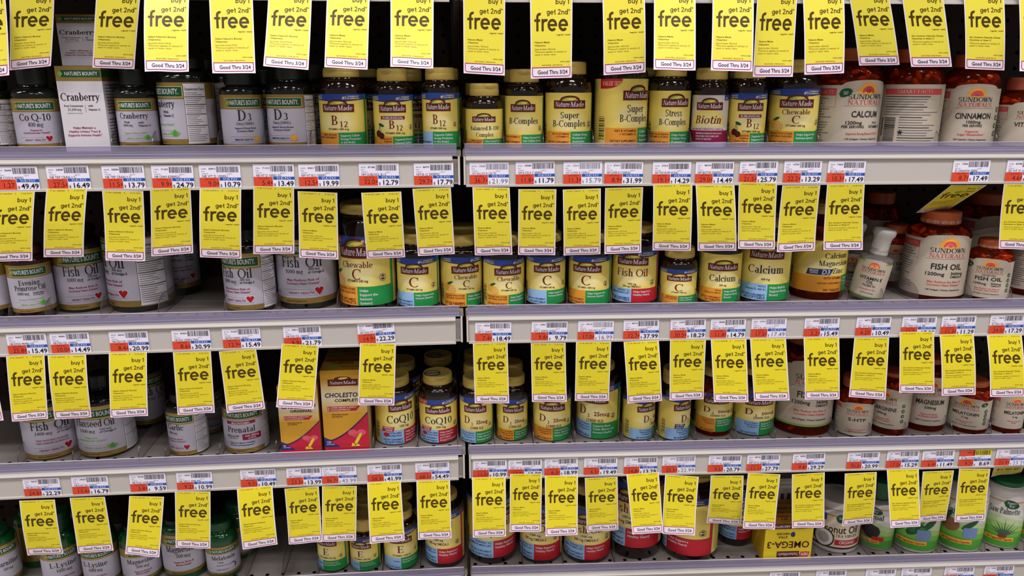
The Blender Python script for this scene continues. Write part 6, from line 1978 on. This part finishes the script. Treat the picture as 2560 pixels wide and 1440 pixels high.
it.sh.ell(X(it, -.36), Y(it, .72), X(it, .38), X(it, .38), K['wht'], 6)
it.sh.ell(X(it, -.36), Y(it, .72), X(it, .24), X(it, .25), paper('#A49C96'), 7)
box_(it, -1.3, .5, -.75, .85, K['dgrn'], 3)
done(it)
herbal((2153, 2233), 1330, (1272, 1375), 'Charcoal bottle', 'Charcoal', 'white bottle reading Charcoal with green cap, bottom shelf', (2176, 2224, 1192, 1268), 1380, 'coal', 2180)
herbal((2236, 2338), 1320, (1262, 1378), 'leafy green bottle', 'Neem Leaf', 'white and green herbal bottle with leaf picture right of the charcoal, bottom shelf', (2252, 2326, 1178, 1222), 1386, 'leaves', 2285)
herbal((2341, 2446), 1320, (1252, 1376), 'brown root bottle', 'Ginger Root', 'white and green herbal bottle with brown root picture, bottom shelf', (2358, 2432, 1170, 1215), 1384, 'root', 2395)
herbal((2452, 2543), 1310, (1250, 1368), 'Saw Palmetto bottle', 'Saw Palmetto', 'white and green bottle reading Saw Palmetto with palm fronds and green cap, bottom shelf', (2473, 2543, 1190, 1222), 1374, 'palm', 2505)
herbal((2546, 2640), 1310, (1250, 1364), 'second palm bottle', 'Saw Palmetto', 'white and green palm bottle cut by the right picture edge, bottom shelf', (2556, 2630, 1190, 1222), 1372, 'palm', 2590)

# ------------------------------------------------------------------ clear lane dividers
DVX = {1: [24, 153, 279, 382, 545, 662, 776, 926, 1046, 1151, 1260, 1359, 1483, 1623, 1727, 1820, 1918, 2045, 2345, 2490],
       2: [18, 110, 250, 395, 560, 690, 843, 994, 1101, 1205, 1314, 1418, 1529, 1652, 1742, 1848, 1972, 2117, 2205, 2292, 2425, 2525],
       3: [40, 178, 345, 412, 549, 690, 803, 934, 1044, 1145, 1237, 1334, 1437, 1556, 1642, 1738, 1838, 1935, 2086, 2173, 2262, 2374, 2470],
       4: [610, 704, 792, 955, 1050, 1165, 1307, 1408, 1537, 1905, 2034, 2172, 2252, 2348, 2457, 2553]}
YB = {1: 372, 2: 770, 3: 1128, 4: 1405}
for row, xs in DVX.items():
    for px in xs:
        bay = 0 if px < jx_row(row) else 1
        zf = ROWZ[row] + 0.0478
        d0 = ROWD[row] + 0.0135
        s = hit(px, YB[row], bay, d0)[0]
        prof = [(0, 0), (0, .006)] + [(.026 - .026 * math.cos(t), .006 + .022 * math.sin(t)) for t in [math.pi / 2 * k / 8 for k in range(1, 9)]] + [(BACK_D - .012 - d0, .028), (BACK_D - .012 - d0, 0)]
        n = len(prof)
        V = [(-.0005, y, z) for y, z in prof] + [(.0005, y, z) for y, z in prof]
        Fc = [tuple(range(n))[::-1], tuple(range(n, 2 * n))] + [(i, (i + 1) % n, (i + 1) % n + n, i + n) for i in range(n)]
        o = poly_mesh('shelf_divider', V, Fc, [DIV, DIV_EDGE], None, [0, 0] + [1] * n)
        o.location = world(bay, s, d0, zf)
        o.rotation_euler.z = BAY[bay]
        L_ = [i for i in ITEMS[row] if i.cx < px]
        R_ = [i for i in ITEMS[row] if i.cx > px]
        sh_ = lambda i: i.short.replace(' bottle', '').replace(' carton', '')
        l_ = [i for i in L_ if 'shaded' not in i.short and 'dim' not in i.short] or L_
        r_ = [i for i in R_ if 'shaded' not in i.short and 'dim' not in i.short] or R_
        a_ = sh_(max(l_, key=lambda i: i.cx)) if l_ else None
        b_ = sh_(min(r_, key=lambda i: i.cx)) if r_ else None
        if px in (610, 704):
            lb_ = 'clear lane divider standing in the empty stretch, %s one, bottom shelf' % ('left' if px == 610 else 'middle')
        else:
            lb_ = ('clear divider between %s and %s' % (a_, b_) if a_ and b_ else 'clear lane divider beside %s' % (a_ or b_)) + ', %s shelf' % ROWNAME[row]
        for q_ in [x_ for x_ in SC.objects if x_.get('label') == lb_]:
            q_['label'] = 'left of two ' + lb_.replace('divider', 'dividers')
            lb_ = 'right of two ' + lb_.replace('divider', 'dividers')
        tag(o, lb_, 'shelf divider', 'clear dividers on the %s shelf' % ROWNAME[row])


def settle():
    """Nothing may stand inside its neighbour: the rear one of a touching pair steps straight back from the eye."""
    for lst in ITEMS.values():
        bs = sorted([i for i in lst if hasattr(i, 'P')], key=lambda i: i.d)
        for n_, b_ in enumerate(bs):
            for _ in range(80):
                p = np.array(b_.P)[:2]
                hits = [a_ for a_ in bs[:n_] if np.hypot(*(p - np.array(a_.P)[:2])) < a_.R + b_.R + .0024]
                if not hits:
                    break
                v = p - CAM[:2]
                v = v / np.linalg.norm(v) * .0004
                for a_ in hits:
                    w = p - np.array(a_.P)[:2]
                    v = v + w / np.linalg.norm(w) * .0005
                q_ = p + v
                if q_[1] + b_.R > BACK_D - .004:
                    q_[1] = p[1]
                b_.P = Vector((q_[0], q_[1], b_.P[2]))
                b_.d += v[1]
            b_.root.location.x, b_.root.location.y = b_.P[0], b_.P[1]
            for a_ in bs[:n_]:
                g_ = np.hypot(*(np.array(a_.P) - np.array(b_.P))[:2]) - a_.R - b_.R
                if g_ < 0:
                    print('TOUCH %.1fmm' % (g_ * 1000), a_.row, a_.short, '|', b_.short)


settle()
for i in [i for l_ in ITEMS.values() for i in l_ if hasattr(i, 'P')]:
    i.s = (Matrix.Rotation(-BAY[i.bay], 3, 'Z') @ i.P).x
set_behind()
# products of one brand family stand together
for row, lst in ITEMS.items():
    for i in lst:
        if 'group' not in i.root:
            i.root['group'] = 'supplement bottles and cartons on the %s shelf' % ROWNAME[row]
for o in list(SC.objects):
    if o.parent is None and o.get('label') and 'group' not in o and o.get('category') in ('bottle', 'box', 'jar'):
        o['group'] = 'supplement bottles and cartons standing further back'
